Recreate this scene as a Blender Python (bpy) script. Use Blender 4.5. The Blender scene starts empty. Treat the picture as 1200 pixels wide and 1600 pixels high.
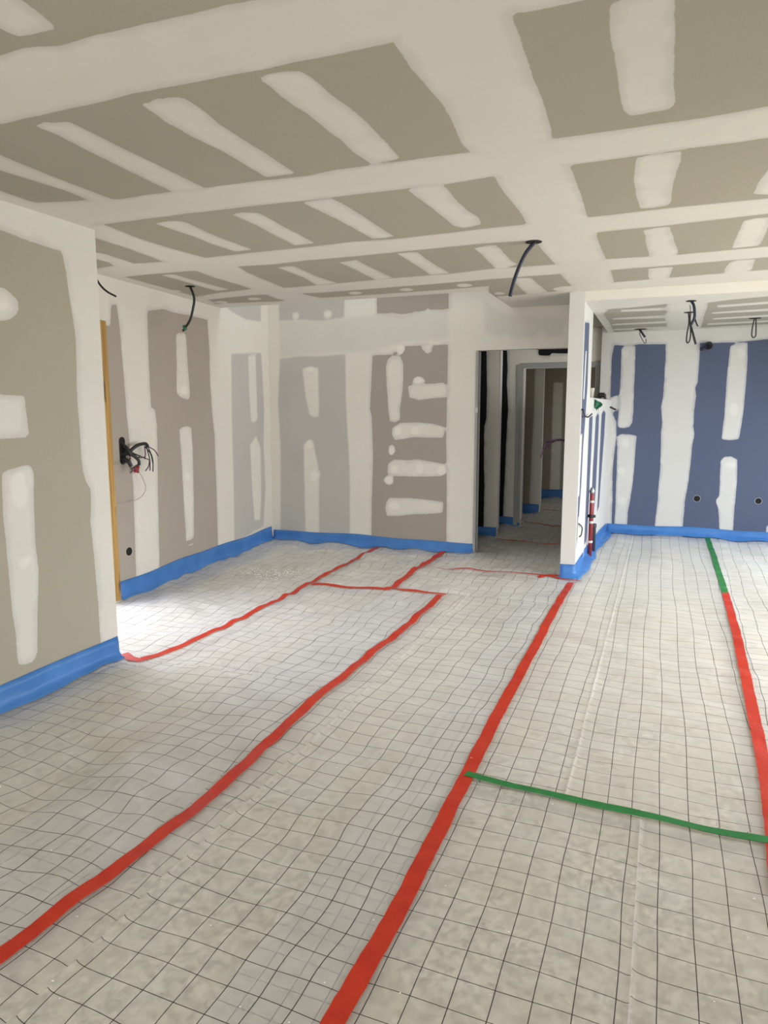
import bpy, bmesh, math, random
import numpy as np
from mathutils import Vector, Matrix
from mathutils.geometry import tessellate_polygon

scene = bpy.context.scene
col = scene.collection
random.seed(7)

# ------------------------------------------------------------------ camera, light, exposure
cam_data = bpy.data.cameras.new('camera')
cam = bpy.data.objects.new('camera', cam_data)
col.objects.link(cam)
cam_data.sensor_fit = 'VERTICAL'
cam_data.sensor_height = 36.0
cam_data.sensor_width = 27.0
cam_data.lens = 24.62
cam_data.clip_start = 0.05
right = Vector((0.92932, 0.36928, -0.00074))
up = Vector((-0.05183, 0.13242, 0.98984))
back = Vector((0.36563, -0.91984, 0.14220))
m = Matrix((right, up, back)).transposed().to_4x4()
m.translation = (0, 0, 1.515)
cam.matrix_world = m
scene.camera = cam

vs = scene.view_settings
vs.view_transform = 'Standard'
vs.look = 'None'
vs.gamma = 1.0
vs.exposure = -0.48
vs.use_curve_mapping = False

world = bpy.data.worlds.new('overcast_sky')
scene.world = world
world.use_nodes = True
wn = world.node_tree
bg = wn.nodes['Background']
geo = wn.nodes.new('ShaderNodeNewGeometry')
sep = wn.nodes.new('ShaderNodeSeparateXYZ')
ramp = wn.nodes.new('ShaderNodeValToRGB')
mr = wn.nodes.new('ShaderNodeMapRange')
wn.links.new(geo.outputs['Incoming'], sep.inputs[0])
mr.inputs[1].default_value = 0.3
mr.inputs[2].default_value = -0.3
wn.links.new(sep.outputs[2], mr.inputs[0])
wn.links.new(mr.outputs[0], ramp.inputs[0])
ramp.color_ramp.elements[0].position = 0.45
ramp.color_ramp.elements[0].color = (0.42, 0.40, 0.32, 1)
ramp.color_ramp.elements[1].position = 0.55
ramp.color_ramp.elements[1].color = (0.86, 0.93, 1.0, 1)
wn.links.new(ramp.outputs[0], bg.inputs[0])
bg.inputs[1].default_value = 3.0


def daylight(name, loc, direction, w, hgt, power, colour, spread=180):
    """Daylight that comes in through one window or glazed opening of the building."""
    d = bpy.data.lights.new(name, 'AREA')
    d.shape = 'RECTANGLE'
    d.size, d.size_y = w, hgt
    d.energy = power
    d.color = colour
    d.spread = math.radians(spread)
    o = bpy.data.objects.new(name, d)
    col.objects.link(o)
    o.location = loc
    o.rotation_euler = Vector(direction).to_track_quat('-Z', 'Y').to_euler()
    return o


SKY = (0.84, 0.92, 1.0)
NEUTRAL = (1.0, 0.97, 0.92)
daylight('daylight_alcove_door', (-4.02, 3.72, 1.15), (1, 0.05, -0.55), 0.98, 2.1, 34, (0.84, 0.85, 1.0), 130)
daylight('daylight_garden_doors', (2.95, 4.5, 1.2), (-1, 0.30, -0.45), 3.2, 2.3, 155, NEUTRAL, 150)
daylight('daylight_rear_doors', (-0.6, -1.9, 1.2), (0.05, 1, -0.14), 3.0, 2.2, 78, NEUTRAL, 140)
daylight('daylight_kitchen_window', (2.65, 7.8, 1.45), (-1, -0.25, -0.75), 1.7, 1.7, 64, SKY, 150)
daylight('daylight_stair_skylight', (-2.9, 6.62, 4.15), (0, 0, -1), 2.2, 0.8, 10, (1.0, 0.98, 0.95))
daylight('daylight_hall_room', (0.45, 11.2, 1.4), (-1, 0, 0), 1.2, 1.2, 7, NEUTRAL)

# ------------------------------------------------------------------ measured marks
# Joint-compound bands, bare board and tinted board on each surface, in metres in that surface's own plane
# (c = joint compound, p = bare board, near-black stripes on A and B, t = thin tinted coat, s = faint greyer tone, a thin skim above the doorway, w = fresh white filler); tape and crease lines in floor metres.
MARKS = {
 'ceiling': [
  ('c',[(-2.369,1.608),(-1.843,1.629),(-1.737,1.624),(-1.67,1.64),(-1.634,1.651),(-1.501,1.645),(-1.342,1.65),(-1.193,1.657),(-1.102,1.653),(-1.006,1.665),(-0.661,1.665),(-0.226,1.655),(0.334,1.664),(0.409,1.961),(0.166,1.969),(-0.11,1.97),(-0.262,1.97),(-0.374,1.971),(-0.421,1.959),(-0.758,1.982),(-0.788,1.985),(-1.093,1.981),(-1.433,1.977),(-1.651,1.968),(-1.82,1.977),(-2.269,1.985),(-2.966,1.988)]),
  ('c',[(-0.758,1.982),(-0.764,2.133),(-0.76,2.21),(-0.753,2.297),(-0.751,2.415),(-0.753,2.496),(-0.762,2.611),(-0.781,2.782),(-0.773,2.879),(-0.752,3.202),(-0.759,3.434),(-0.753,3.6),(-0.75,3.781),(-0.761,4.044),(-0.785,4.409),(-0.783,4.778),(-0.768,5.192),(-0.787,5.558),(-0.77,6.12),(-0.792,6.632),(-0.435,6.222),(-0.424,5.548),(-0.426,5.149),(-0.43,4.747),(-0.428,4.536),(-0.421,4.376),(-0.437,4.036),(-0.426,3.62),(-0.426,3.416),(-0.422,3.263),(-0.425,3.176),(-0.45,2.859),(-0.441,2.752),(-0.433,2.552),(-0.431,2.332),(-0.427,2.186),(-0.425,2.064),(-0.426,1.957),(-0.42,1.735),(-0.413,1.351),(-0.731,1.225),(-0.706,1.621)]),
  ('c',[(-1.55,1.285),(-1.455,1.323),(-1.549,1.448),(-1.555,1.507),(-1.573,1.582),(-1.65,1.579),(-1.707,1.57),(-1.717,1.524),(-1.716,1.411)]),
  ('c',[(-2.166,2.044),(-2.102,2.027),(-2.085,2.046),(-2.023,2.059),(-2.026,2.291),(-2.026,2.511),(-2.025,2.767),(-2.027,2.874),(-2.199,2.878),(-2.197,2.718),(-2.186,2.522),(-2.171,2.276),(-2.157,2.137)]),
  ('c',[(-2.516,1.974),(-2.534,2.206),(-2.548,2.474),(-2.545,2.871),(-2.673,2.866),(-2.652,2.645),(-2.671,2.518),(-2.692,2.337),(-2.698,2.11)]),
  ('c',[(-2.877,2.053),(-2.936,2.541),(-2.943,2.689),(-2.928,2.81),(-2.532,2.865),(-2.529,3.068),(-2.989,3.195),(-3.399,3.465),(-3.181,2.745),(-3.145,2.235)]),
  ('c',[(-2.928,2.752),(-2.625,2.816),(-2.502,2.854),(-2.666,3.013),(-3.009,3.216),(-3.07,3.049),(-3.109,2.836)]),
  ('c',[(-1.688,2.04),(-1.648,2.04),(-1.609,2.019),(-1.601,2.038),(-1.569,2.03),(-1.524,2.048),(-1.521,2.112),(-1.53,2.214),(-1.541,2.288),(-1.539,2.431),(-1.536,2.612),(-1.54,2.842),(-1.687,2.837),(-1.683,2.741),(-1.681,2.649),(-1.683,2.472),(-1.704,2.338),(-1.702,2.242),(-1.707,2.203),(-1.692,2.11)]),
  ('c',[(-1.222,2.03),(-1.179,2.016),(-1.125,2.019),(-1.078,2.034),(-1.072,2.063),(-1.066,2.138),(-1.062,2.223),(-1.05,2.295),(-1.045,2.374),(-1.042,2.451),(-1.048,2.64),(-1.058,2.842),(-1.193,2.861),(-1.205,2.722),(-1.199,2.56),(-1.203,2.486),(-1.204,2.41),(-1.205,2.315),(-1.217,2.245),(-1.222,2.169),(-1.216,2.097)]),
  ('c',[(-3.044,3.158),(-2.926,3.177),(-2.947,3.347),(-2.965,3.501),(-2.96,3.695),(-2.942,3.891),(-2.907,4.153),(-3.032,4.329),(-3.291,4.202),(-3.242,3.976),(-3.204,3.633),(-3.195,3.311)]),
  ('c',[(-3.548,3.668),(-3.483,3.694),(-3.455,3.765),(-3.487,4.053),(-3.56,4.189),(-3.72,4.173),(-3.624,3.976),(-3.634,3.755)]),
  ('c',[(-2.65,3.273),(-2.572,3.262),(-2.509,3.273),(-2.477,3.314),(-2.486,3.411),(-2.505,3.587),(-2.508,3.787),(-2.493,4.013),(-2.625,4.018),(-2.646,3.785),(-2.629,3.603),(-2.641,3.47)]),
  ('c',[(-2.159,3.28),(-2.099,3.265),(-2.053,3.284),(-2.019,3.31),(-2.014,3.377),(-2.029,3.536),(-2.035,3.728),(-2.047,4.007),(-2.121,4.013),(-2.188,4.005),(-2.178,3.868),(-2.176,3.752),(-2.16,3.571),(-2.154,3.443)]),
  ('c',[(-1.715,3.226),(-1.614,3.221),(-1.556,3.222),(-1.54,3.319),(-1.535,3.504),(-1.539,3.732),(-1.537,4.024),(-1.607,4.046),(-1.676,4.035),(-1.677,3.872),(-1.681,3.748),(-1.69,3.56),(-1.704,3.398)]),
  ('c',[(-1.164,3.23),(-1.083,3.202),(-0.996,3.217),(-0.993,3.288),(-0.998,3.391),(-1.001,3.5),(-0.995,3.658),(-0.975,3.82),(-0.99,3.953),(-1.053,3.985),(-1.113,3.991),(-1.145,3.919),(-1.147,3.711),(-1.151,3.558),(-1.158,3.426),(-1.164,3.346)]),
  ('c',[(-0.186,2.028),(-0.177,2.007),(-0.149,1.998),(-0.111,2.004),(-0.032,2.03),(-0.03,2.181),(-0.029,2.406),(-0.024,2.689),(-0.028,2.73),(-0.052,2.743),(-0.145,2.751),(-0.172,2.745),(-0.186,2.689),(-0.19,2.597),(-0.19,2.474),(-0.191,2.3),(-0.191,2.116)]),
  ('c',[(-0.163,3.192),(-0.099,3.172),(0.007,3.177),(0.007,3.284),(-0.008,3.428),(-0.019,3.579),(-0.024,3.728),(-0.025,3.891),(-0.039,3.955),(-0.112,3.975),(-0.172,3.962),(-0.179,3.796),(-0.184,3.612),(-0.179,3.422)]),
  ('c',[(0.404,2.97),(0.354,3.547),(0.337,3.722),(0.335,3.903),(0.401,3.94),(0.469,3.946),(0.477,3.731),(0.499,3.066)]),
  ('c',[(-0.17,4.43),(-0.101,4.397),(-0.031,4.395),(-0.017,4.538),(-0.0,4.793),(0.022,5.061),(0.02,5.201),(-0.151,5.217),(-0.154,4.99),(-0.164,4.763),(-0.16,4.593)]),
  ('c',[(0.342,4.416),(0.394,4.382),(0.47,4.386),(0.483,4.572),(0.49,4.821),(0.492,4.991),(0.487,5.096),(0.341,5.112),(0.337,4.928),(0.342,4.666)]),
  ('c',[(-1.175,4.504),(-1.087,4.464),(-1.028,4.47),(-1.025,4.583),(-1.029,4.719),(-1.034,4.927),(-1.018,5.091),(-1.121,5.193),(-1.19,5.19),(-1.185,5.024),(-1.185,4.91),(-1.173,4.681)]),
  ('c',[(-1.677,4.459),(-1.59,4.453),(-1.54,4.473),(-1.554,4.632),(-1.558,4.898),(-1.546,5.226),(-1.699,5.218),(-1.691,5.013),(-1.683,4.778)]),
  ('c',[(-2.148,4.569),(-2.069,4.555),(-2.004,4.537),(-2.014,4.762),(-2.011,4.961),(-2.009,5.231),(-2.158,5.256),(-2.155,5.034),(-2.144,4.832)]),
  ('c',[(-2.635,4.561),(-2.54,4.55),(-2.498,4.567),(-2.511,4.735),(-2.525,4.967),(-2.501,5.267),(-2.701,5.311),(-2.64,4.977),(-2.633,4.763)]),
  ('c',[(-3.592,4.484),(-3.531,4.481),(-3.486,4.499),(-3.49,4.721),(-3.47,5.197),(-3.615,5.241),(-3.614,5.04),(-3.594,4.737)]),
  ('c',[(-3.242,4.39),(-2.849,4.333),(-2.928,4.618),(-2.96,4.848),(-2.992,5.194),(-3.021,5.516),(-2.988,5.747),(-2.935,5.961),(-3.326,6.093),(-3.351,5.754),(-3.293,5.336),(-3.275,5.017),(-3.28,4.719)]),
  ('c',[(-4.07,4.133),(-3.883,4.108),(-3.588,4.059),(-3.262,4.098),(-2.923,4.103),(-2.513,4.083),(-2.138,4.08),(-1.823,4.062),(-1.542,4.089),(-1.219,4.071),(-0.99,4.055),(-0.755,4.047),(-0.437,4.036),(-0.036,4.005),(0.41,4.009),(0.927,4.007),(0.993,4.265),(0.446,4.31),(-0.035,4.364),(-0.421,4.376),(-0.767,4.434),(-1.112,4.4),(-1.319,4.408),(-1.667,4.422),(-1.991,4.435),(-2.324,4.431),(-2.591,4.459),(-2.911,4.425),(-3.249,4.438),(-3.674,4.424),(-3.966,4.444),(-4.344,4.406)]),
  ('c',[(-4.107,5.45),(-3.628,5.307),(-3.243,5.255),(-2.939,5.311),(-2.518,5.291),(-1.977,5.244),(-1.567,5.244),(-1.212,5.181),(-0.768,5.192),(-0.426,5.149),(0.028,5.183),(0.545,5.138),(1.197,5.072),(1.284,5.416),(0.587,5.491),(-0.029,5.535),(-0.424,5.548),(-0.787,5.558),(-1.354,5.58),(-1.948,5.614),(-2.471,5.633),(-2.899,5.636),(-3.444,5.526),(-4.012,5.608),(-4.249,5.636)]),
  ('c',[(-3.085,2.666),(-2.704,2.877),(-2.978,3.184),(-2.337,3.183),(-1.78,3.2),(-1.277,3.216),(-0.967,3.22),(-0.742,3.197),(-0.425,3.176),(-0.148,3.168),(0.007,3.154),(0.177,3.158),(0.307,3.148),(0.707,3.138),(0.634,2.851),(0.27,2.838),(0.073,2.861),(-0.138,2.861),(-0.363,2.86),(-0.452,2.858),(-0.773,2.879),(-0.945,2.872),(-1.141,2.873),(-1.357,2.863),(-1.509,2.89),(-1.754,2.866),(-2.027,2.864),(-2.304,2.847),(-2.665,2.857)]),
  ('c',[(-4.286,5.883),(-3.988,5.827),(-3.447,5.918),(-2.93,5.885),(-2.342,5.896),(-1.757,5.887),(-1.401,5.866),(-1.497,6.273),(-1.892,6.342),(-4.412,6.417)]),
  ('c',[(-3.957,4.204),(-3.897,4.471),(-3.924,4.915),(-3.98,5.662),(-4.183,6.109),(-4.331,6.05),(-4.105,4.562),(-4.101,4.226)]),
  ('c',[(-3.898,5.127),(-3.943,5.151),(-3.985,5.16),(-4.02,5.145),(-4.031,5.115),(-4.01,5.082),(-3.984,5.052),(-3.94,5.045),(-3.906,5.059),(-3.892,5.089)]),
  ('c',[(-3.483,5.741),(-3.526,5.775),(-3.575,5.788),(-3.611,5.773),(-3.627,5.734),(-3.602,5.693),(-3.571,5.654),(-3.528,5.64),(-3.491,5.655),(-3.479,5.691)]),
  ('c',[(-3.884,5.783),(-3.907,5.814),(-3.958,5.818),(-3.994,5.804),(-4.017,5.77),(-4.007,5.734),(-3.964,5.712),(-3.926,5.703),(-3.886,5.719),(-3.875,5.748)]),
  ('c',[(-2.5,5.797),(-2.541,5.835),(-2.58,5.855),(-2.616,5.84),(-2.629,5.8),(-2.613,5.751),(-2.592,5.705),(-2.548,5.69),(-2.514,5.703),(-2.495,5.744)]),
  ('c',[(-2.03,5.794),(-2.055,5.836),(-2.099,5.851),(-2.132,5.838),(-2.155,5.796),(-2.141,5.749),(-2.112,5.709),(-2.081,5.691),(-2.045,5.705),(-2.033,5.741)]),
  ('c',[(-1.515,5.788),(-1.551,5.83),(-1.586,5.851),(-1.628,5.834),(-1.646,5.792),(-1.642,5.737),(-1.626,5.688),(-1.581,5.672),(-1.545,5.687),(-1.516,5.732)]),
  ('c',[(-1.351,6.278),(-1.373,6.322),(-1.406,6.342),(-1.434,6.331),(-1.455,6.289),(-1.444,6.24),(-1.427,6.194),(-1.401,6.172),(-1.371,6.184),(-1.357,6.222)]),
  ('c',[(-0.736,6.281),(-0.747,6.366),(-0.812,6.398),(-0.872,6.373),(-0.923,6.296),(-0.936,6.2),(-0.888,6.132),(-0.839,6.099),(-0.776,6.124),(-0.739,6.192)]),
  ('c',[(-1.162,5.628),(-1.083,5.603),(-1.014,5.631),(-1.014,5.835),(-0.994,6.367),(-1.099,6.434),(-1.183,6.437),(-1.18,6.119)]),
  ('c',[(-1.457,6.402),(-1.145,6.378),(-0.792,6.309),(-0.849,7.135),(-1.539,7.176)]),
  ('c',[(-0.167,5.601),(-0.093,5.582),(0.0,5.595),(-0.015,5.841),(-0.027,6.113),(-0.167,6.086),(-0.172,5.858)]),
  ('c',[(0.361,5.576),(0.397,5.523),(0.514,5.527),(0.531,5.882),(0.519,6.056),(0.356,6.017),(0.347,5.833)]),
  ('c',[(-0.777,6.181),(-0.43,6.07),(0.642,5.951),(1.391,5.835),(1.574,6.56),(-0.915,7.334)]),
 ],
 'near': [
  ('p',[(1.916,2.432),(2.632,2.393),(2.779,2.377),(2.898,2.371),(3.012,2.371),(3.03,2.265),(3.049,2.116),(3.067,1.951),(3.064,1.808),(3.054,1.625),(3.057,1.383),(3.058,1.21),(3.074,1.121),(3.096,1.093),(3.113,1.062),(3.108,0.995),(3.095,0.896),(3.103,0.751),(3.109,0.571),(3.118,0.363),(3.119,0.126),(3.123,-0.096),(2.065,-0.122),(1.647,-0.193)]),
  ('c',[(2.469,2.114),(2.607,2.118),(2.636,2.119),(2.678,2.092),(2.706,2.068),(2.715,2.038),(2.701,2.011),(2.676,1.986),(2.637,1.966),(2.593,1.958),(2.453,1.945)]),
  ('c',[(2.356,1.611),(2.561,1.6),(2.703,1.594),(2.71,1.493),(2.716,1.384),(2.615,1.381),(2.334,1.376)]),
  ('c',[(2.533,1.216),(2.601,1.23),(2.68,1.24),(2.711,1.232),(2.724,1.2),(2.713,1.026),(2.704,0.822),(2.712,0.682),(2.69,0.477),(2.665,0.236),(2.645,0.196),(2.588,0.198),(2.549,0.205),(2.542,0.256),(2.546,0.344),(2.535,0.484),(2.531,0.654),(2.527,0.82),(2.523,0.985)]),
  ('w',[(2.582,1.179),(2.615,1.212),(2.669,1.211),(2.682,1.13),(2.683,1.056),(2.636,1.009),(2.585,1.048),(2.576,1.108)]),
  ('w',[(2.59,0.758),(2.639,0.773),(2.694,0.762),(2.666,0.719),(2.6,0.695)]),
  ('w',[(2.533,2.074),(2.646,2.06),(2.664,2.016),(2.524,1.983)]),
 ],
 'far': [
  ('p',[(4.401,2.331),(4.463,2.34),(4.483,2.206),(4.503,1.883),(4.514,1.536),(4.536,1.217),(4.554,0.923),(4.529,0.106),(4.031,0.124),(4.142,2.185),(4.372,2.165)]),
  ('p',[(4.86,2.344),(4.997,2.373),(5.092,2.391),(5.238,2.383),(5.551,2.39),(5.823,2.388),(5.838,2.087),(5.831,1.812),(5.848,1.534),(5.88,1.288),(5.882,0.771),(5.872,0.052),(4.854,0.086),(4.866,0.238),(4.888,0.761),(4.914,1.198),(4.92,1.395),(4.903,1.532),(4.85,1.553),(4.848,1.639),(4.85,2.009)]),
  ('c',[(5.273,2.194),(5.326,2.216),(5.399,2.224),(5.43,2.215),(5.442,2.085),(5.448,1.883),(5.466,1.68),(5.44,1.621),(5.366,1.631),(5.283,1.653),(5.245,1.686),(5.263,1.93)]),
  ('c',[(5.261,1.354),(5.315,1.376),(5.411,1.38),(5.464,1.361),(5.473,1.176),(5.467,0.935),(5.451,0.571),(5.433,0.327),(5.366,0.314),(5.3,0.32),(5.288,0.593),(5.283,0.95)]),
  ('t',[(6.271,2.109),(6.966,2.17),(6.986,1.966),(7.011,1.536),(6.974,1.174),(6.995,0.656),(6.919,0.202),(6.212,0.122),(6.237,0.734),(6.243,1.469)]),
  ('t',[(6.189,3.054),(7.026,3.224),(6.985,2.507),(6.632,2.486),(6.312,2.524),(6.183,2.569)]),
  ('c',[(6.653,2.098),(6.729,2.124),(6.822,2.131),(6.823,1.887),(6.828,1.43),(6.763,1.402),(6.686,1.403),(6.657,1.674)]),
  ('c',[(6.641,1.152),(6.785,1.238),(6.889,1.105),(6.871,0.522),(6.826,0.291),(6.699,0.31),(6.659,0.691)]),
  ('c',[(5.207,2.236),(5.36,2.253),(5.359,2.248),(5.206,2.231)]),
  ('c',[(5.199,0.26),(5.453,0.28),(5.464,0.272),(5.209,0.246)]),
  ('w',[(5.429,1.708),(5.426,1.681),(5.389,1.663),(5.351,1.662),(5.317,1.678),(5.302,1.705),(5.327,1.732),(5.356,1.75),(5.397,1.751),(5.424,1.735)]),
  ('w',[(5.415,0.909),(5.406,0.889),(5.382,0.878),(5.347,0.881),(5.325,0.896),(5.308,0.919),(5.322,0.938),(5.354,0.949),(5.386,0.946),(5.416,0.93)]),
 ],
 'back': [
  ('p',[(-2.975,2.117),(-2.863,2.114),(-2.752,2.117),(-2.679,2.175),(-2.621,2.2),(-2.406,2.199),(-2.127,2.202),(-2.129,1.798),(-2.132,1.533),(-2.135,1.198),(-2.122,0.723),(-2.119,-0.113),(-2.998,-0.183),(-2.988,0.546),(-2.971,0.975),(-2.985,1.465),(-3.007,1.535),(-2.991,1.81)]),
  ('p',[(-2.921,2.71),(-2.92,3.273),(-2.133,3.206),(-2.125,2.562),(-2.2,2.554),(-2.339,2.561),(-2.487,2.543),(-2.622,2.53),(-2.753,2.549),(-2.921,2.551)]),
  ('t',[(-4.118,2.961),(-3.829,3.215),(-3.285,3.172),(-3.306,2.523),(-3.603,2.503),(-3.842,2.528),(-4.121,2.527)]),
  ('t',[(-4.123,2.115),(-3.85,2.136),(-3.609,2.129),(-3.295,2.14),(-3.291,1.675),(-3.285,1.465),(-3.265,1.11),(-3.252,0.824),(-3.258,0.019),(-4.166,0.033),(-4.14,1.094),(-4.16,1.624)]),
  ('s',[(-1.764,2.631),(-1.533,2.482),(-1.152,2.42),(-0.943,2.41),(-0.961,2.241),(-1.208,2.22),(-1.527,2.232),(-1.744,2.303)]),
  ('c',[(-3.828,1.994),(-3.731,2.005),(-3.635,1.996),(-3.638,1.749),(-3.634,1.536),(-3.643,1.464),(-3.7,1.457),(-3.748,1.478),(-3.794,1.679)]),
  ('c',[(-3.829,1.137),(-3.762,1.181),(-3.706,1.117),(-3.652,0.884),(-3.645,0.811),(-3.657,0.067),(-3.824,0.056),(-3.828,0.731)]),
  ('c',[(-3.627,0.797),(-3.646,0.758),(-3.669,0.733),(-3.707,0.732),(-3.729,0.755),(-3.742,0.793),(-3.738,0.833),(-3.702,0.858),(-3.669,0.859),(-3.635,0.836)]),
  ('c',[(-2.804,2.065),(-2.752,2.104),(-2.657,2.101),(-2.621,2.02),(-2.62,1.872),(-2.627,1.738),(-2.656,1.534),(-2.655,1.425),(-2.714,1.397),(-2.774,1.41),(-2.789,1.534),(-2.811,1.808),(-2.819,1.978)]),
  ('c',[(-2.598,2.172),(-2.616,2.138),(-2.638,2.117),(-2.677,2.118),(-2.699,2.14),(-2.714,2.176),(-2.71,2.211),(-2.675,2.232),(-2.641,2.231),(-2.606,2.208)]),
  ('c',[(-2.421,2.193),(-2.371,2.218),(-2.287,2.215),(-2.307,2.13),(-2.356,2.112),(-2.406,2.16)]),
  ('c',[(-2.569,1.784),(-2.475,1.803),(-2.332,1.801),(-2.178,1.812),(-2.128,1.771),(-2.121,1.705),(-2.148,1.659),(-2.26,1.654),(-2.438,1.635),(-2.547,1.662)]),
  ('c',[(-2.371,1.835),(-2.384,1.807),(-2.427,1.791),(-2.468,1.792),(-2.511,1.809),(-2.514,1.837),(-2.5,1.864),(-2.471,1.881),(-2.425,1.88),(-2.396,1.862)]),
  ('c',[(-2.744,1.342),(-2.655,1.39),(-2.473,1.398),(-2.293,1.386),(-2.144,1.346),(-2.157,1.279),(-2.171,1.238),(-2.327,1.236),(-2.508,1.241),(-2.714,1.204),(-2.751,1.259)]),
  ('c',[(-2.707,1.1),(-2.726,1.055),(-2.751,1.036),(-2.78,1.054),(-2.79,1.098),(-2.784,1.143),(-2.751,1.161),(-2.722,1.144)]),
  ('c',[(-2.804,0.838),(-2.796,0.944),(-2.729,0.995),(-2.58,0.991),(-2.434,1.002),(-2.132,0.955),(-2.124,0.873),(-2.18,0.831),(-2.396,0.817),(-2.617,0.816),(-2.766,0.811)]),
  ('c',[(-2.728,0.77),(-2.735,0.73),(-2.781,0.712),(-2.821,0.727),(-2.849,0.766),(-2.82,0.807),(-2.781,0.825),(-2.735,0.81)]),
  ('c',[(-2.827,0.446),(-2.819,0.518),(-2.781,0.57),(-2.616,0.577),(-2.468,0.577),(-2.163,0.556),(-2.155,0.515),(-2.169,0.438),(-2.32,0.416),(-2.467,0.408),(-2.653,0.377),(-2.804,0.369)]),
  ('c',[(-2.674,0.082),(-2.502,0.108),(-2.303,0.121),(-2.295,0.044),(-2.286,-0.09),(-2.464,0.003)]),
  ('c',[(-2.428,2.514),(-2.444,2.491),(-2.463,2.478),(-2.496,2.48),(-2.516,2.495),(-2.527,2.519),(-2.525,2.541),(-2.494,2.554),(-2.466,2.553),(-2.436,2.537)]),
  ('c',[(-2.388,2.531),(-2.353,2.581),(-2.297,2.533),(-2.324,2.496)]),
  ('s',[(-4.121,2.527),(-3.253,2.521),(-2.921,2.551),(-2.551,2.533),(-2.132,2.563),(-2.114,2.254),(-2.621,2.233),(-2.975,2.151),(-3.294,2.161),(-4.122,2.129)]),  # faint darker, greyer band just under ceiling height
  ('c',[(-1.481,2.224),(-1.483,2.191),(-1.507,2.171),(-1.54,2.172),(-1.566,2.194),(-1.585,2.228),(-1.568,2.26),(-1.542,2.28),(-1.51,2.278),(-1.483,2.257)]),
  ('c',[(-1.131,2.223),(-1.136,2.191),(-1.154,2.171),(-1.182,2.172),(-1.201,2.193),(-1.218,2.226),(-1.208,2.259),(-1.184,2.278),(-1.158,2.277),(-1.133,2.256)]),
  ('c',[(-3.867,2.571),(-3.877,2.547),(-3.893,2.533),(-3.92,2.534),(-3.936,2.55),(-3.948,2.575),(-3.942,2.599),(-3.917,2.613),(-3.893,2.612),(-3.869,2.596)]),
  ('c',[(-3.46,2.572),(-3.474,2.548),(-3.493,2.534),(-3.524,2.536),(-3.542,2.551),(-3.554,2.576),(-3.55,2.6),(-3.52,2.614),(-3.494,2.612),(-3.465,2.596)]),
  ('w',[(-2.735,0.77),(-2.74,0.735),(-2.781,0.719),(-2.816,0.732),(-2.841,0.766),(-2.815,0.802),(-2.781,0.818),(-2.741,0.805)]),
  ('w',[(-2.711,1.086),(-2.728,1.046),(-2.751,1.029),(-2.777,1.045),(-2.786,1.084),(-2.781,1.124),(-2.751,1.141),(-2.724,1.125)]),
  ('w',[(-2.386,1.841),(-2.397,1.818),(-2.431,1.804),(-2.464,1.805),(-2.498,1.82),(-2.501,1.843),(-2.49,1.867),(-2.467,1.881),(-2.429,1.88),(-2.406,1.865)]),
  ('w',[(-2.604,2.166),(-2.611,2.135),(-2.632,2.116),(-2.665,2.117),(-2.687,2.137),(-2.706,2.169),(-2.693,2.2),(-2.664,2.219),(-2.634,2.218),(-2.605,2.197)]),
  ('w',[(-2.131,0.894),(-2.131,0.862),(-2.162,0.841),(-2.196,0.84),(-2.228,0.859),(-2.244,0.89),(-2.224,0.923),(-2.198,0.944),(-2.162,0.945),(-2.136,0.926)]),
  ('w',[(-2.379,0.9),(-2.394,0.867),(-2.412,0.846),(-2.44,0.845),(-2.458,0.865),(-2.467,0.897),(-2.466,0.93),(-2.44,0.951),(-2.414,0.951),(-2.388,0.932)]),
  ('w',[(-2.667,0.891),(-2.674,0.862),(-2.706,0.844),(-2.737,0.843),(-2.769,0.86),(-2.772,0.888),(-2.759,0.918),(-2.739,0.936),(-2.704,0.937),(-2.684,0.92)]),
  ('w',[(-2.431,1.31),(-2.443,1.282),(-2.473,1.264),(-2.502,1.264),(-2.532,1.281),(-2.533,1.309),(-2.526,1.337),(-2.504,1.355),(-2.472,1.355),(-2.45,1.338)]),
  ('w',[(-2.633,1.308),(-2.637,1.276),(-2.664,1.255),(-2.69,1.255),(-2.717,1.275),(-2.722,1.307),(-2.709,1.34),(-2.692,1.36),(-2.663,1.36),(-2.646,1.34)]),
  ('w',[(-2.651,0.491),(-2.66,0.461),(-2.701,0.441),(-2.741,0.439),(-2.782,0.455),(-2.787,0.484),(-2.77,0.514),(-2.744,0.534),(-2.699,0.536),(-2.672,0.519)]),
  ('w',[(-3.696,1.146),(-3.704,1.112),(-3.739,1.09),(-3.772,1.089),(-3.807,1.11),(-3.811,1.144),(-3.795,1.179),(-3.773,1.2),(-3.735,1.201),(-3.713,1.18)]),
  ('w',[(-3.64,0.782),(-3.655,0.747),(-3.688,0.724),(-3.722,0.723),(-3.755,0.744),(-3.755,0.778),(-3.747,0.813),(-3.722,0.835),(-3.685,0.837),(-3.661,0.816)]),
  ('w',[(-3.669,1.983),(-3.686,1.963),(-3.716,1.95),(-3.75,1.951),(-3.781,1.965),(-3.782,1.985),(-3.776,2.006),(-3.75,2.018),(-3.714,2.017),(-3.689,2.004)]),
 ],
 'kback': [
  ('p',[(-0.613,2.309),(-0.502,2.298),(-0.321,2.307),(-0.036,2.297),(-0.028,2.134),(-0.029,1.895),(-0.032,1.685),(-0.047,1.564),(-0.024,1.382),(-0.033,1.275),(-0.02,0.891),(-0.027,0.61),(-0.029,0.43),(-0.046,0.129),(-0.053,-0.183),(-0.548,-0.219),(-0.55,0.099),(-0.552,0.406),(-0.564,0.67),(-0.565,0.876),(-0.551,1.066),(-0.542,1.2),(-0.55,1.387),(-0.6,1.496),(-0.631,1.705),(-0.639,2.135)]),
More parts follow.
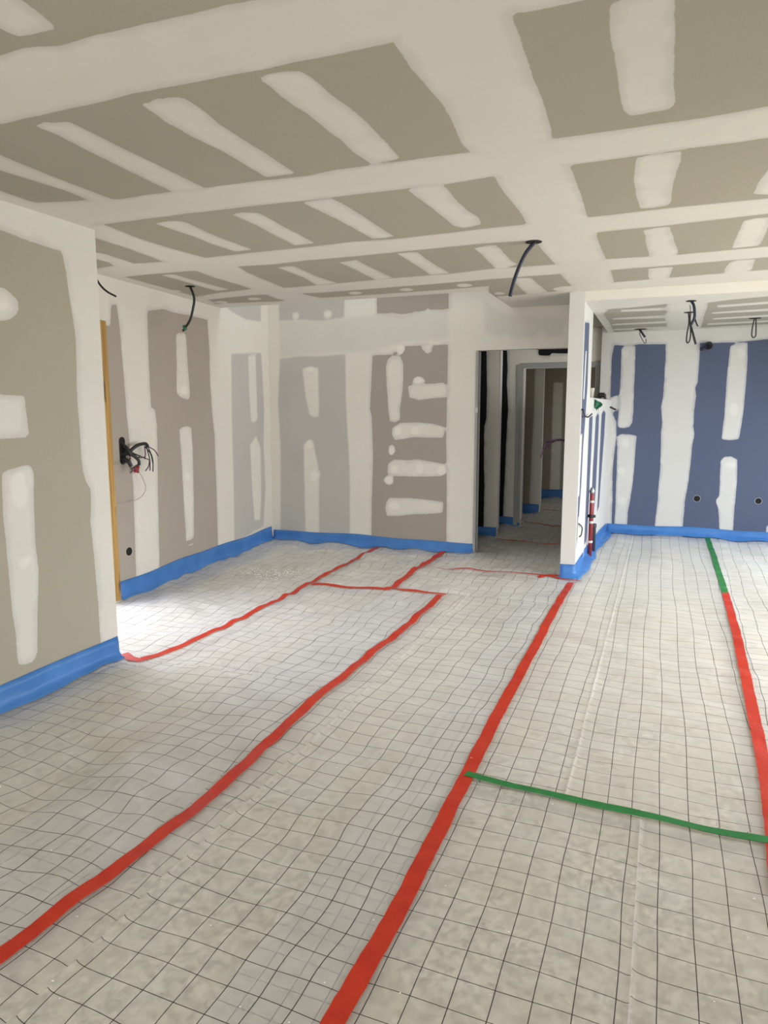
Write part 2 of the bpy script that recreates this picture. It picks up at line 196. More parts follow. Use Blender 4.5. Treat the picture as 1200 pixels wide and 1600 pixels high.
  ('p',[(0.337,2.298),(0.711,2.292),(1.033,2.316),(1.65,2.34),(1.841,-0.118),(0.278,-0.238),(0.271,0.14),(0.276,0.312),(0.276,0.444),(0.304,0.7),(0.309,0.792),(0.321,1.128),(0.336,1.233),(0.316,1.346),(0.319,1.533),(0.331,1.697),(0.312,1.786),(0.336,1.845),(0.339,1.911),(0.34,2.123)]),
  ('c',[(-0.529,2.254),(-0.509,2.291),(-0.466,2.297),(-0.371,2.293),(-0.364,1.992),(-0.364,1.688),(-0.357,1.534),(-0.364,1.38),(-0.391,1.326),(-0.457,1.31),(-0.517,1.317),(-0.535,1.379),(-0.527,1.535),(-0.526,1.689),(-0.525,1.995)]),
  ('c',[(-0.527,1.208),(-0.491,1.239),(-0.38,1.233),(-0.305,1.218),(-0.313,1.07),(-0.317,0.836),(-0.328,0.599),(-0.343,0.439),(-0.365,0.279),(-0.365,-0.206),(-0.517,-0.217),(-0.515,0.432),(-0.521,0.909)]),
  ('c',[(0.655,2.251),(0.712,2.278),(0.829,2.288),(0.841,2.11),(0.844,1.966),(0.841,1.605),(0.829,1.386),(0.814,1.195),(0.715,1.179),(0.633,1.192),(0.635,1.385),(0.644,1.459),(0.641,1.825),(0.648,2.043)]),
  ('c',[(0.635,0.938),(0.673,0.984),(0.74,0.993),(0.81,0.957),(0.82,0.793),(0.821,0.568),(0.817,0.416),(0.816,0.111),(0.835,-0.196),(0.705,-0.206),(0.668,0.179),(0.641,0.392),(0.618,0.445),(0.616,0.475),(0.647,0.523),(0.642,0.712)]),
  ('c',[(1.159,0.193),(1.804,0.356),(1.841,-0.118),(1.17,-0.17)]),
  ('c',[(-0.645,1.674),(-0.542,1.712),(-0.534,1.535),(-0.6,1.496)]),
  ('w',[(-0.38,1.132),(-0.384,1.095),(-0.406,1.072),(-0.439,1.071),(-0.463,1.094),(-0.484,1.13),(-0.472,1.167),(-0.444,1.19),(-0.413,1.19),(-0.382,1.168)]),
  ('w',[(-0.409,0.786),(-0.412,0.758),(-0.436,0.74),(-0.469,0.739),(-0.494,0.755),(-0.514,0.783),(-0.499,0.811),(-0.472,0.829),(-0.44,0.83),(-0.412,0.814)]),
  ('w',[(-0.392,0.413),(-0.395,0.38),(-0.418,0.359),(-0.452,0.357),(-0.477,0.376),(-0.498,0.408),(-0.483,0.442),(-0.456,0.464),(-0.424,0.465),(-0.395,0.446)]),
  ('w',[(-0.432,2.198),(-0.445,2.167),(-0.464,2.148),(-0.498,2.149),(-0.518,2.169),(-0.534,2.201),(-0.531,2.232),(-0.5,2.25),(-0.471,2.249),(-0.438,2.229)]),
  ('w',[(0.822,2.174),(0.808,2.141),(0.788,2.121),(0.759,2.122),(0.736,2.143),(0.73,2.177),(0.729,2.211),(0.753,2.231),(0.78,2.23),(0.806,2.208)]),
  ('w',[(0.8,0.89),(0.799,0.864),(0.77,0.846),(0.733,0.845),(0.701,0.861),(0.679,0.887),(0.698,0.914),(0.727,0.931),(0.765,0.932),(0.796,0.916)]),
  ('w',[(0.791,1.532),(0.782,1.481),(0.763,1.449),(0.728,1.449),(0.705,1.481),(0.684,1.533),(0.689,1.584),(0.72,1.616),(0.75,1.616),(0.784,1.584)]),
 ],
 'pillar': [
  ('p',[(6.49,2.284),(6.861,2.318),(6.907,1.768),(6.814,1.412),(6.734,1.178),(6.699,0.823),(6.62,0.593),(6.542,0.366),(6.49,0.248),(6.49,0.122),(6.49,0.143),(6.49,0.426),(6.49,0.87),(6.49,1.277),(6.49,1.749)]),
  ('c',[(6.625,2.051),(6.733,2.06),(6.679,1.622),(6.571,1.621)]),
  ('c',[(6.49,1.309),(6.629,1.316),(6.569,0.742),(6.49,0.754)]),
 ],
 'low': [
  ('p',[(7.201,1.437),(7.372,1.461),(7.51,1.467),(7.513,1.14),(7.487,0.745),(7.471,0.48),(7.416,0.185),(7.244,0.168),(7.194,0.516),(7.212,0.772),(7.193,1.155)]),
  ('p',[(7.757,1.452),(7.898,1.492),(8.012,1.464),(8.019,1.116),(7.995,0.695),(7.925,0.42),(7.89,0.197),(7.691,0.201),(7.666,0.454),(7.691,0.861),(7.737,1.197)]),
  ('p',[(8.227,1.476),(8.381,1.526),(8.569,1.497),(8.541,1.24),(8.465,0.947),(8.39,0.657),(8.349,0.438),(8.2,0.384),(8.216,0.674),(8.208,1.036)]),
 ],
 'A': [
  ('p',[(-2.192,2.251),(-1.998,2.245),(-1.982,1.836),(-1.981,1.422),(-2.003,1.346),(-2.002,0.924),(-1.988,0.614),(-1.99,0.3),(-1.99,-0.096),(-2.191,-0.11)]),  # near-black upright stripe
 ],
 'B': [
  ('p',[(-2.079,2.32),(-1.945,2.315),(-1.93,2.071),(-1.934,1.867),(-1.909,1.537),(-1.924,1.12),(-1.931,0.697),(-1.94,0.355),(-1.947,-0.078),(-2.165,-0.092),(-2.214,2.324)]),  # near-black upright stripe
  ('p',[(-1.551,2.302),(-1.075,2.287),(-1.073,2.232),(-1.372,2.241),(-1.403,2.21),(-1.532,2.222)]),  # near-black strip above the framed opening
 ],
 'C': [
  ('p',[(-2.138,2.195),(-1.798,2.141),(-1.799,1.539),(-1.815,0.785),(-1.827,-0.132),(-2.176,-0.152)]),
 ],
 'D': [
  ('c',[(-1.801,2.01),(-1.64,1.996),(-1.635,1.543),(-1.634,0.887),(-1.636,-0.004),(-1.812,-0.012),(-1.8,0.995),(-1.808,1.543)]),
 ],
 'kceiling': [
  ('p',[(-0.61,7.358),(-0.538,7.013),(-0.346,7.003),(-0.035,6.877),(-0.045,7.212),(-0.034,7.398),(-0.057,7.783),(-0.039,8.23),(-0.031,8.792),(-0.323,8.947),(-0.616,9.046),(-0.601,8.003)]),
  ('c',[(-0.435,7.099),(-0.056,7.098),(-0.057,7.297),(-0.444,7.256)]),
  ('c',[(-0.548,7.69),(-0.057,7.656),(-0.057,7.889),(-0.557,7.822)]),
  ('c',[(-0.575,8.191),(-0.045,8.141),(-0.045,8.345),(-0.585,8.342)]),
  ('c',[(-0.594,8.699),(-0.038,8.658),(-0.038,8.856),(-0.605,8.869)]),
  ('p',[(0.298,6.932),(0.486,6.816),(0.741,6.739),(1.173,6.612),(1.568,8.709),(0.991,8.825),(0.328,8.937),(0.322,8.376),(0.308,7.679),(0.308,7.223)]),
  ('c',[(0.381,7.127),(0.778,7.048),(1.238,6.957),(1.271,7.133),(0.798,7.213),(0.401,7.282)]),
  ('c',[(0.366,7.607),(0.835,7.523),(1.33,7.448),(1.368,7.651),(0.858,7.712),(0.373,7.73)]),
  ('c',[(0.404,8.075),(0.891,7.988),(1.423,7.94),(1.462,8.145),(0.913,8.175),(0.412,8.214)]),
  ('c',[(0.373,8.514),(0.95,8.487),(1.518,8.446),(1.556,8.649),(0.972,8.668),(0.382,8.702)]),
 ],
}
LINES = {
 'tape_left': [(-1.64,1.117),(-1.639,1.232),(-1.629,1.472),(-1.604,1.744),(-1.586,2.142),(-1.604,2.608),(-1.637,3.189),(-1.626,4.088),(-1.618,4.703),(-1.627,5.373)],
 'tape_mid': [(-0.685,1.309),(-0.686,1.384),(-0.674,1.797),(-0.682,2.207),(-0.69,2.727),(-0.7,3.488),(-0.701,4.257),(-0.71,5.275),(-0.694,6.205)],
 'tape_right': [(0.547,6.385),(0.529,5.181),(0.508,4.407),(0.486,3.67),(0.47,3.169),(0.445,2.737),(0.412,2.318)],
 'green_right': [(0.544,9.328),(0.553,8.005),(0.547,7.062),(0.544,6.339)],
 'green_cross': [(-0.695,2.674),(-0.495,2.64),(-0.292,2.629),(-0.101,2.624),(0.08,2.614),(0.21,2.61),(0.415,2.614),(0.611,2.621)],
 'tape_alcove': [(-3.049,3.292),(-2.952,3.245),(-2.89,3.246),(-2.857,3.393),(-2.814,3.591),(-2.793,3.915),(-2.818,4.635),(-2.847,5.332),(-2.859,6.163),(-2.877,6.551),(-2.874,6.766),(-2.872,7.07)],
 'tape_step': [(-2.8,5.326),(-2.537,5.333),(-2.296,5.334),(-2.083,5.326)],
 'tape_wall': [(-2.093,5.322),(-2.123,5.983),(-2.13,6.577),(-2.137,7.205)],
 'tape_short': [(-2.084,5.417),(-1.87,5.433),(-1.599,5.406)],
 'tape_door': [(-2.06,6.324),(-1.618,6.38),(-1.251,6.382),(-0.898,6.384),(-0.612,6.262)],
 'tape_patch': [(-0.988,6.295),(-0.956,6.388),(-0.834,6.463)],
 'tape_hall': [(-1.797,8.173),(-1.43,8.007),(-1.023,7.998)],
 'tape_frame': [(-1.739,9.45),(-1.469,9.381),(-1.146,9.282)],
 'tape_end': [(-1.7,10.808),(-1.342,10.798)],
 'crease_a': [(-0.013,1.671),(-0.001,2.582)],
 'crease_b': [(-0.286,2.681),(-0.288,3.149),(-0.296,5.347),(-0.223,8.396)],
 'crease_c': [(-1.433,1.094),(-1.441,1.196),(-1.435,1.484),(-1.43,1.78),(-1.432,2.083),(-1.439,2.292),(-1.438,2.49),(-1.445,2.725)],
}

CEIL = 2.535
KCEIL = 2.455


# ------------------------------------------------------------------ helpers
def link_nodes(nt, a, b):
    nt.links.new(a, b)


def base_mat(name, colour=(0.8, 0.8, 0.8), rough=0.6, metal=0.0, spec=0.5):
    mt = bpy.data.materials.new(name)
    mt.use_nodes = True
    b = mt.node_tree.nodes['Principled BSDF']
    b.inputs['Base Color'].default_value = (*colour, 1)
    b.inputs['Roughness'].default_value = rough
    b.inputs['Metallic'].default_value = metal
    b.inputs['Specular IOR Level'].default_value = spec
    return mt


def varied_mat(name, c1, c2, scale=30.0, rough=0.6, metal=0.0, bump=0.0, stretch=(1, 1, 1), spec=0.5):
    mt = base_mat(name, c1, rough, metal, spec)
    nt = mt.node_tree
    b = nt.nodes['Principled BSDF']
    tc = nt.nodes.new('ShaderNodeTexCoord')
    mp = nt.nodes.new('ShaderNodeMapping')
    mp.inputs['Scale'].default_value = stretch
    nz = nt.nodes.new('ShaderNodeTexNoise')
    nz.inputs['Scale'].default_value = scale
    nz.inputs['Detail'].default_value = 5
    mx = nt.nodes.new('ShaderNodeMix')
    mx.data_type = 'RGBA'
    mx.inputs[6].default_value = (*c1, 1)
    mx.inputs[7].default_value = (*c2, 1)
    nt.links.new(tc.outputs['Object'], mp.inputs[0])
    nt.links.new(mp.outputs[0], nz.inputs['Vector'])
    nt.links.new(nz.outputs['Fac'], mx.inputs[0])
    nt.links.new(mx.outputs[2], b.inputs['Base Color'])
    if bump:
        bp = nt.nodes.new('ShaderNodeBump')
        bp.inputs['Strength'].default_value = bump
        bp.inputs['Distance'].default_value = 0.003
        nt.links.new(nz.outputs['Fac'], bp.inputs['Height'])
        nt.links.new(bp.outputs[0], b.inputs['Normal'])
    return mt


class NT:
    """Small node-building shorthand."""
    def __init__(self, mt):
        self.nt = mt.node_tree
        self.b = self.nt.nodes['Principled BSDF']

    def n(self, t, **kw):
        nd = self.nt.nodes.new(t)
        for k, v in kw.items():
            setattr(nd, k, v)
        return nd

    def put(self, sock, v):
        if hasattr(v, 'is_linked'):
            self.nt.links.new(v, sock)
        else:
            sock.default_value = v

    def math(self, op, a, b=0.0, c=0.0):
        nd = self.n('ShaderNodeMath', operation=op)
        self.put(nd.inputs[0], a)
        self.put(nd.inputs[1], b)
        self.put(nd.inputs[2], c)
        return nd.outputs[0]

    def rng(self, v, a, b, c=0.0, d=1.0):
        nd = self.n('ShaderNodeMapRange')
        for i, x in enumerate((v, a, b, c, d)):
            self.put(nd.inputs[i], x)
        return nd.outputs[0]

    def mix(self, f, a, b):
        nd = self.n('ShaderNodeMix', data_type='RGBA')
        self.put(nd.inputs[0], f)
        self.put(nd.inputs[6], a if hasattr(a, 'is_linked') else (*a, 1))
        self.put(nd.inputs[7], b if hasattr(b, 'is_linked') else (*b, 1))
        return nd.outputs[2]

    def noise(self, vec, scale, detail=3.0, rough=0.5):
        nd = self.n('ShaderNodeTexNoise')
        self.put(nd.inputs['Vector'], vec)
        nd.inputs['Scale'].default_value = scale
        nd.inputs['Detail'].default_value = detail
        nd.inputs['Roughness'].default_value = rough
        return nd.outputs['Fac']

    def attr(self, name):
        nd = self.n('ShaderNodeAttribute')
        nd.attribute_name = name
        return nd

    def vec(self, stretch=(1, 1, 1)):
        tc = self.n('ShaderNodeTexCoord')
        mp = self.n('ShaderNodeMapping')
        mp.inputs['Scale'].default_value = stretch
        self.nt.links.new(tc.outputs['Object'], mp.inputs[0])
        return mp.outputs[0]


def board_mat(name, paper, compound=(0.76, 0.735, 0.675), tint=(0.51, 0.50, 0.485), feather=0.04, ragged=1.0):
    """Plasterboard paper with filled, taped joints: the joint compound has a ragged edge and a thin feathered rim."""
    mt = base_mat(name, compound, 0.85, 0, 0.25)
    k = NT(mt)
    v = k.vec()
    n1 = k.noise(v, 7, 3)
    n2 = k.noise(v, 45, 3)
    n3 = k.noise(v, 420, 2)
    n4 = k.noise(v, 2.2, 4)
    streak = k.noise(k.vec((1, 1, 14)), 9, 4)
    rag = k.math('ADD', k.math('MULTIPLY', k.math('SUBTRACT', n1, 0.5), 0.013 * ragged),
                 k.math('MULTIPLY', k.math('SUBTRACT', n2, 0.5), 0.007 * ragged))
    sp = k.math('ADD', k.attr('paper').outputs['Fac'], rag)
    mask = k.rng(sp, -0.0018, 0.0018)
    wid = k.math('MULTIPLY', k.rng(n1, 0.3, 0.7, 0.35, 1.5), feather)
    thick = k.math('DIVIDE', k.math('MULTIPLY', sp, -1.0), wid)
    thick = k.rng(thick, 0.0, 1.0)
    pvar = k.mix(k.rng(n3, 0.3, 0.7), tuple(c * 0.93 for c in paper), tuple(min(1, c * 1.07) for c in paper))
    pvar = k.mix(k.rng(n4, 0.25, 0.75, 0, 0.5), pvar, tuple(c * 0.92 for c in paper))
    thin = tuple(a * 0.34 + b * 0.66 for a, b in zip(paper, compound))
    thin = (thin[0] * 0.985, thin[1] * 0.99, thin[2] * 1.03)
    cvar = k.mix(k.rng(n4, 0.3, 0.7), tuple(c * 0.975 for c in compound), tuple(min(1, c * 1.02) for c in compound))
    cvar = k.mix(k.rng(streak, 0.45, 0.8, 0, 0.35), cvar, tuple(c * 0.93 for c in compound))
    comp = k.mix(thick, thin, cvar)
    st = k.math('ADD', k.attr('tint').outputs['Fac'], rag)
    tm = k.rng(st, -0.010, 0.016)
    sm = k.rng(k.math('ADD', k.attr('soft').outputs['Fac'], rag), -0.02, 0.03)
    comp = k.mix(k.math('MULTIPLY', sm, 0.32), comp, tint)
    comp = k.mix(k.math('MULTIPLY', tm, k.rng(n4, 0.2, 0.8, 0.8, 1.0)), comp, tint)
    fm = k.rng(k.math('ADD', k.attr('fresh').outputs['Fac'], rag), -0.006, 0.014)
    comp = k.mix(k.math('MULTIPLY', fm, 0.75), comp, tuple(min(0.85, c * 1.11 + 0.01) for c in compound))
    colr = k.mix(mask, comp, pvar)
    k.put(k.b.inputs['Base Color'], colr)
    hgt = k.math('ADD', k.math('MULTIPLY', mask, -0.5), k.math('MULTIPLY', n3, 0.10))
    hgt = k.math('ADD', hgt, k.math('MULTIPLY', streak, 0.25))
    bp = k.n('ShaderNodeBump')
    bp.inputs['Strength'].default_value = 0.35
    bp.inputs['Distance'].default_value = 0.0015
    k.put(bp.inputs['Height'], hgt)
    k.put(k.b.inputs['Normal'], bp.outputs[0])
    return mt


def finish(o, parent=None, label=None, cat=None, group=None, kind=None):
    if parent is not None:
        o.parent = parent
    if label:
        o['label'] = label
    if cat:
        o['category'] = cat
    if group:
        o['group'] = group
    if kind:
        o['kind'] = kind
    return o


def mesh_obj(name, verts, faces, mat, smooth=False, **kw):
    me = bpy.data.meshes.new(name)
    me.from_pydata([tuple(v) for v in verts], [], faces)
    me.materials.append(mat)
    if smooth:
        me.polygons.foreach_set('use_smooth', [True] * len(me.polygons))
    me.update()
    o = bpy.data.objects.new(name, me)
    col.objects.link(o)
    return finish(o, **kw)


def bm_obj(name, bm, mat, smooth=False, **kw):
    me = bpy.data.meshes.new(name)
    bmesh.ops.recalc_face_normals(bm, faces=bm.faces[:])
    bm.to_mesh(me)
    bm.free()
    me.materials.append(mat)
    if smooth:
        me.polygons.foreach_set('use_smooth', [True] * len(me.polygons))
    o = bpy.data.objects.new(name, me)
    col.objects.link(o)
    return finish(o, **kw)


def empty(name, loc, **kw):
    o = bpy.data.objects.new(name, None)
    o.empty_display_size = 0.05
    col.objects.link(o)
    o.location = loc
    return finish(o, **kw)


def child(o, parent):
    """Parent a world-space mesh under a thing without moving it."""
    o.parent = parent
    o.matrix_parent_inverse = Matrix.Translation(parent.location).inverted()
    return o


def box_bm(bm, lo, hi, bevel=0.0):
    r = bmesh.ops.create_cube(bm, size=1.0)
    vs_ = r['verts']
    for v in vs_:
        v.co = Vector(((lo[i] + hi[i]) / 2 + v.co[i] * (hi[i] - lo[i]) for i in range(3)))
    if bevel:
        es = list({e for v in vs_ for e in v.link_edges})
        bmesh.ops.bevel(bm, geom=es, offset=bevel, segments=2, affect='EDGES', profile=0.5)
    return bm


def spline(pts, n=8):
    P_ = [Vector(p) for p in pts]
    if len(P_) < 3:
        return P_
    out = []
    for i in range(len(P_) - 1):
        p0 = P_[i - 1] if i else P_[0] * 2 - P_[1]
        p1, p2 = P_[i], P_[i + 1]
        p3 = P_[i + 2] if i + 2 < len(P_) else P_[-1] * 2 - P_[-2]
        for s in range(n):
            t = s / n
            out.append(0.5 * ((2 * p1) + (p2 - p0) * t + (2 * p0 - 5 * p1 + 4 * p2 - p3) * t * t
                              + (3 * p1 - p0 - 3 * p2 + p3) * t ** 3))
    out.append(P_[-1])
    return out


def tube_bm(bm, pts, r, seg=8, n=8, smooth=True, taper=None):
    path = spline(pts, n) if smooth else [Vector(p) for p in pts]
    rings = []
    ref = None
    for i, p in enumerate(path):
        t = (path[min(i + 1, len(path) - 1)] - path[max(i - 1, 0)]).normalized()
        if ref is None:
            ref = t.orthogonal().normalized()
        ref = (ref - t * ref.dot(t))
        ref = ref.normalized() if ref.length > 1e-6 else t.orthogonal().normalized()
        b = t.cross(ref)
        rr = r if taper is None else r + (taper - r) * i / (len(path) - 1)
        rings.append([bm.verts.new(p + (ref * math.cos(a) + b * math.sin(a)) * rr)
                      for a in (2 * math.pi * j / seg for j in range(seg))])
    for a, b in zip(rings, rings[1:]):
        for j in range(seg):
            bm.faces.new((a[j], a[(j + 1) % seg], b[(j + 1) % seg], b[j]))
    bm.faces.new(rings[0][::-1])
    bm.faces.new(rings[-1])
    return bm


def tube(name, pts, r, mat, seg=8, **kw):
    return bm_obj(name, tube_bm(bmesh.new(), pts, r, seg), mat, True, **kw)


def lathe_bm(bm, c, prof, seg=20, axis='Z'):
    rings = []
    for (r, z) in prof:
        ring = []
        for j in range(seg):
            a = 2 * math.pi * j / seg
            if axis == 'Z':
                p = (c[0] + r * math.cos(a), c[1] + r * math.sin(a), c[2] + z)
            elif axis == 'Y':
                p = (c[0] + r * math.cos(a), c[1] + z, c[2] + r * math.sin(a))
            else:
                p = (c[0] + z, c[1] + r * math.cos(a), c[2] + r * math.sin(a))
            ring.append(bm.verts.new(p))
        rings.append(ring)
    for a, b in zip(rings, rings[1:]):
        for j in range(seg):
            bm.faces.new((a[j], a[(j + 1) % seg], b[(j + 1) % seg], b[j]))
    bm.faces.new(rings[0][::-1])
    bm.faces.new(rings[-1])
    return bm


def poly_sd(px, py, poly):
    """Signed distance to a polygon, positive inside."""
    q = np.asarray(poly, float)
    d2 = np.full(px.shape, 1e9)
    inside = np.zeros(px.shape, bool)
    n = len(q)
    for i in range(n):
        a, b = q[i], q[(i + 1) % n]
        e = b - a
        L = max(float(e @ e), 1e-12)
        wx, wy = px - a[0], py - a[1]
        t = np.clip((wx * e[0] + wy * e[1]) / L, 0, 1)
        d2 = np.minimum(d2, (wx - e[0] * t) ** 2 + (wy - e[1] * t) ** 2)
        if a[1] != b[1]:
            c_ = (a[1] > py) != (b[1] > py)
            xi = (b[0] - a[0]) * (py - a[1]) / (b[1] - a[1]) + a[0]
            inside ^= c_ & (px < xi)
    d = np.sqrt(d2)
    return np.where(inside, d, -d)


def paint(U, V, marks, start):
    paper = np.full(U.shape, 0.15 if start == 'p' else -0.15)
    tint = np.full(U.shape, -0.15)
    soft = np.full(U.shape, -0.15)
    fresh = np.full(U.shape, -0.15)
    for c_, pl in marks:
        q = np.asarray(pl)
        lo, hi = q.min(0) - 0.16, q.max(0) + 0.16
        s = (U >= lo[0]) & (U <= hi[0]) & (V >= lo[1]) & (V <= hi[1])
        if not s.any():
            continue
        d = np.clip(poly_sd(U[s], V[s], pl), -0.15, 0.15)
        if c_ == 'w':
            fresh[s] = np.maximum(fresh[s], d)
            continue
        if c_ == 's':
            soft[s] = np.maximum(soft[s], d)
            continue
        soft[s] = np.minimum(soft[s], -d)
        if c_ == 'p':
            paper[s] = np.maximum(paper[s], d)
            tint[s] = np.minimum(tint[s], -d)
        elif c_ == 't':
            tint[s] = np.maximum(tint[s], d)
            paper[s] = np.minimum(paper[s], -d)
        else:
            paper[s] = np.minimum(paper[s], -d)
            tint[s] = np.minimum(tint[s], -d)
    return paper, tint, soft, fresh


def ticks(a, b, step, extra=()):
    t = np.linspace(a, b, max(2, int(round((b - a) / step)) + 1))
    ex = [e for e in extra if a < e < b]
    if ex:
        t = np.array([x for x in t if min(abs(x - e) for e in ex) > step * 0.3 or x in (t[0], t[-1])])
        t = np.sort(np.concatenate([t, ex]))
    return t


def panel(name, place, normal, u, v, mat, marks=(), start='c', holes=(), step=0.03, thick=0.1, kind='structure'):
    """A board-faced slab: a gridded face with its openings cut out, given real thickness away from the room."""
    us = ticks(u[0], u[1], step, [x for h_ in holes for x in h_[:2]])
    vv = ticks(v[0], v[1], step, [x for h_ in holes for x in h_[2:]])
    U, V = np.meshgrid(us, vv, indexing='ij')
    nu, nv = U.shape
    front = np.array([place(a, b) for a, b in zip(U.ravel(), V.ravel())])
    N = nu * nv
    nrm = np.array(normal, float)
    verts = np.vstack([front, front - nrm * thick])
    uc, vc = (us[1:] + us[:-1]) / 2, (vv[1:] + vv[:-1]) / 2
    solid = np.ones((nu - 1, nv - 1), bool)
    for (a, b, c_, d) in holes:
        solid &= ~(((uc > a) & (uc < b))[:, None] & ((vc > c_) & (vc < d))[None, :])
    idx = np.arange(N).reshape(nu, nv)
    e1 = np.array(place(us[1], vv[0])) - np.array(place(us[0], vv[0]))
    e2 = np.array(place(us[0], vv[1])) - np.array(place(us[0], vv[0]))
    flip = np.dot(np.cross(e1, e2), nrm) < 0
    ii, jj = np.nonzero(solid)
    q = np.stack([idx[ii, jj], idx[ii + 1, jj], idx[ii + 1, jj + 1], idx[ii, jj + 1]], 1)
    faces = [q[:, ::-1] if flip else q, (q if flip else q[:, ::-1]) + N]
    pad = np.pad(solid, 1)
    rim = []
    for (di, dj, ea, eb) in ((-1, 0, (0, 0), (0, 1)), (1, 0, (1, 1), (1, 0)), (0, -1, (1, 0), (0, 0)), (0, 1, (0, 1), (1, 1))):
        nb = pad[1 + di:nu + di, 1 + dj:nv + dj]
        i2, j2 = np.nonzero(solid & ~nb)
        a = idx[i2 + ea[0], j2 + ea[1]]
        b = idx[i2 + eb[0], j2 + eb[1]]
        r = np.stack([a, b, b + N, a + N], 1)
        rim.append(r[:, ::-1] if flip else r)
    allf = np.vstack(faces + rim)
    me = bpy.data.meshes.new(name)
    me.vertices.add(2 * N)
    me.vertices.foreach_set('co', verts.ravel())
    me.loops.add(allf.size)
    me.loops.foreach_set('vertex_index', allf.ravel())
    me.polygons.add(len(allf))
    me.polygons.foreach_set('loop_start', np.arange(len(allf)) * 4)
    me.polygons.foreach_set('use_smooth', [False] * len(allf))
    me.update(calc_edges=True)
    me.validate()
    for nm, dat in zip(('paper', 'tint', 'soft', 'fresh'), paint(U, V, marks, start)):
        at = me.attributes.new(nm, 'FLOAT', 'POINT')
        at.data.foreach_set('value', np.tile(dat.ravel(), 2).astype(np.float32))
    me.materials.append(mat)
    o = bpy.data.objects.new(name, me)
    col.objects.link(o)
    return finish(o, kind=kind)


# ------------------------------------------------------------------ materials
GREY = (0.44, 0.41, 0.335)
M = {}
M['ceil'] = board_mat('ceiling_board', GREY)
M['near'] = board_mat('near_board', (0.405, 0.375, 0.305), compound=(0.69, 0.675, 0.63))
M['far'] = board_mat('far_board', (0.43, 0.385, 0.335))
M['back'] = board_mat('back_board', (0.395, 0.355, 0.315), tint=(0.49, 0.48, 0.46))
M['kit'] = board_mat('moisture_board', (0.102, 0.126, 0.205), compound=(0.66, 0.655, 0.64), feather=0.03)
M['black'] = board_mat('black_striped_board', (0.012, 0.013, 0.014))  # near-black tone for the stripes on two hall walls
M['hall'] = board_mat('hall_board', (0.36, 0.32, 0.26))
M['plain'] = varied_mat('plain_compound', (0.74, 0.715, 0.66), (0.70, 0.68, 0.63), 4, 0.85)
M['black_plastic'] = varied_mat('black_cable', (0.012, 0.012, 0.014), (0.02, 0.02, 0.022), 40, 0.45)
M['blue_black'] = varied_mat('blue_conduit', (0.005, 0.008, 0.028), (0.008, 0.011, 0.04), 40, 0.4)
M['purple'] = varied_mat('purple_wire', (0.10, 0.03, 0.09), (0.16, 0.05, 0.12), 40, 0.45)
M['red_wire'] = varied_mat('red_wire', (0.35, 0.03, 0.03), (0.25, 0.02, 0.02), 40, 0.45)
M['grey_wire'] = varied_mat('grey_wire', (0.42, 0.36, 0.33), (0.5, 0.44, 0.4), 30, 0.5)
M['dark_hole'] = varied_mat('hole_black', (0.008, 0.008, 0.008), (0.015, 0.014, 0.012), 30, 0.9)
M['steel'] = varied_mat('galvanised_steel', (0.42, 0.43, 0.44), (0.5, 0.51, 0.52), 25, 0.4, 0.9)
M['frame_grey'] = varied_mat('primed_frame', (0.30, 0.30, 0.29), (0.36, 0.36, 0.35), 12, 0.5)
M['pipe_red'] = varied_mat('red_pipe', (0.36, 0.045, 0.05), (0.28, 0.03, 0.035), 20, 0.45)
M['pipe_dark'] = varied_mat('dark_pipe', (0.05, 0.055, 0.065), (0.07, 0.075, 0.085), 20, 0.5)
M['white_plastic'] = varied_mat('white_plastic', (0.75, 0.73, 0.70), (0.68, 0.66, 0.63), 20, 0.4)
M['green_tip'] = varied_mat('green_sleeve', (0.02, 0.16, 0.09), (0.03, 0.2, 0.1), 20, 0.5)
M['crumb'] = varied_mat('plaster_crumb', (0.82, 0.81, 0.78), (0.72, 0.71, 0.68), 30, 0.9)


def wood_mat():
    mt = base_mat('pine_batten', (0.52, 0.30, 0.08), 0.6)
    k = NT(mt)
    g = k.noise(k.vec((60, 60, 2.0)), 1.0, 6)
    kn = k.noise(k.vec((10, 10, 3.0)), 1.0, 2)
    c_ = k.mix(k.rng(g, 0.3, 0.7), (0.58, 0.36, 0.11), (0.34, 0.18, 0.045))
    c_ = k.mix(k.rng(kn, 0.60, 0.68), c_, (0.12, 0.06, 0.02))
    k.put(k.b.inputs['Base Color'], c_)
    return mt


M['wood'] = wood_mat()


def tape_mat(name, c1, c2):
    mt = base_mat(name, c1, 0.5, 0, 0.35)
    k = NT(mt)
    v = k.vec()
    n = k.noise(v, 16, 4)
    w = k.noise(v, 130, 3)
    k.put(k.b.inputs['Base Color'], k.mix(k.rng(n, 0.3, 0.7), c1, c2))
    bp = k.n('ShaderNodeBump')
    bp.inputs['Strength'].default_value = 0.35
    bp.inputs['Distance'].default_value = 0.002
    k.put(bp.inputs['Height'], w)
    k.put(k.b.inputs['Normal'], bp.outputs[0])
    return mt


M['tape_red'] = tape_mat('red_tape', (0.62, 0.042, 0.013), (0.53, 0.028, 0.010))
M['tape_green'] = tape_mat('green_tape', (0.025, 0.24, 0.06), (0.02, 0.19, 0.045))


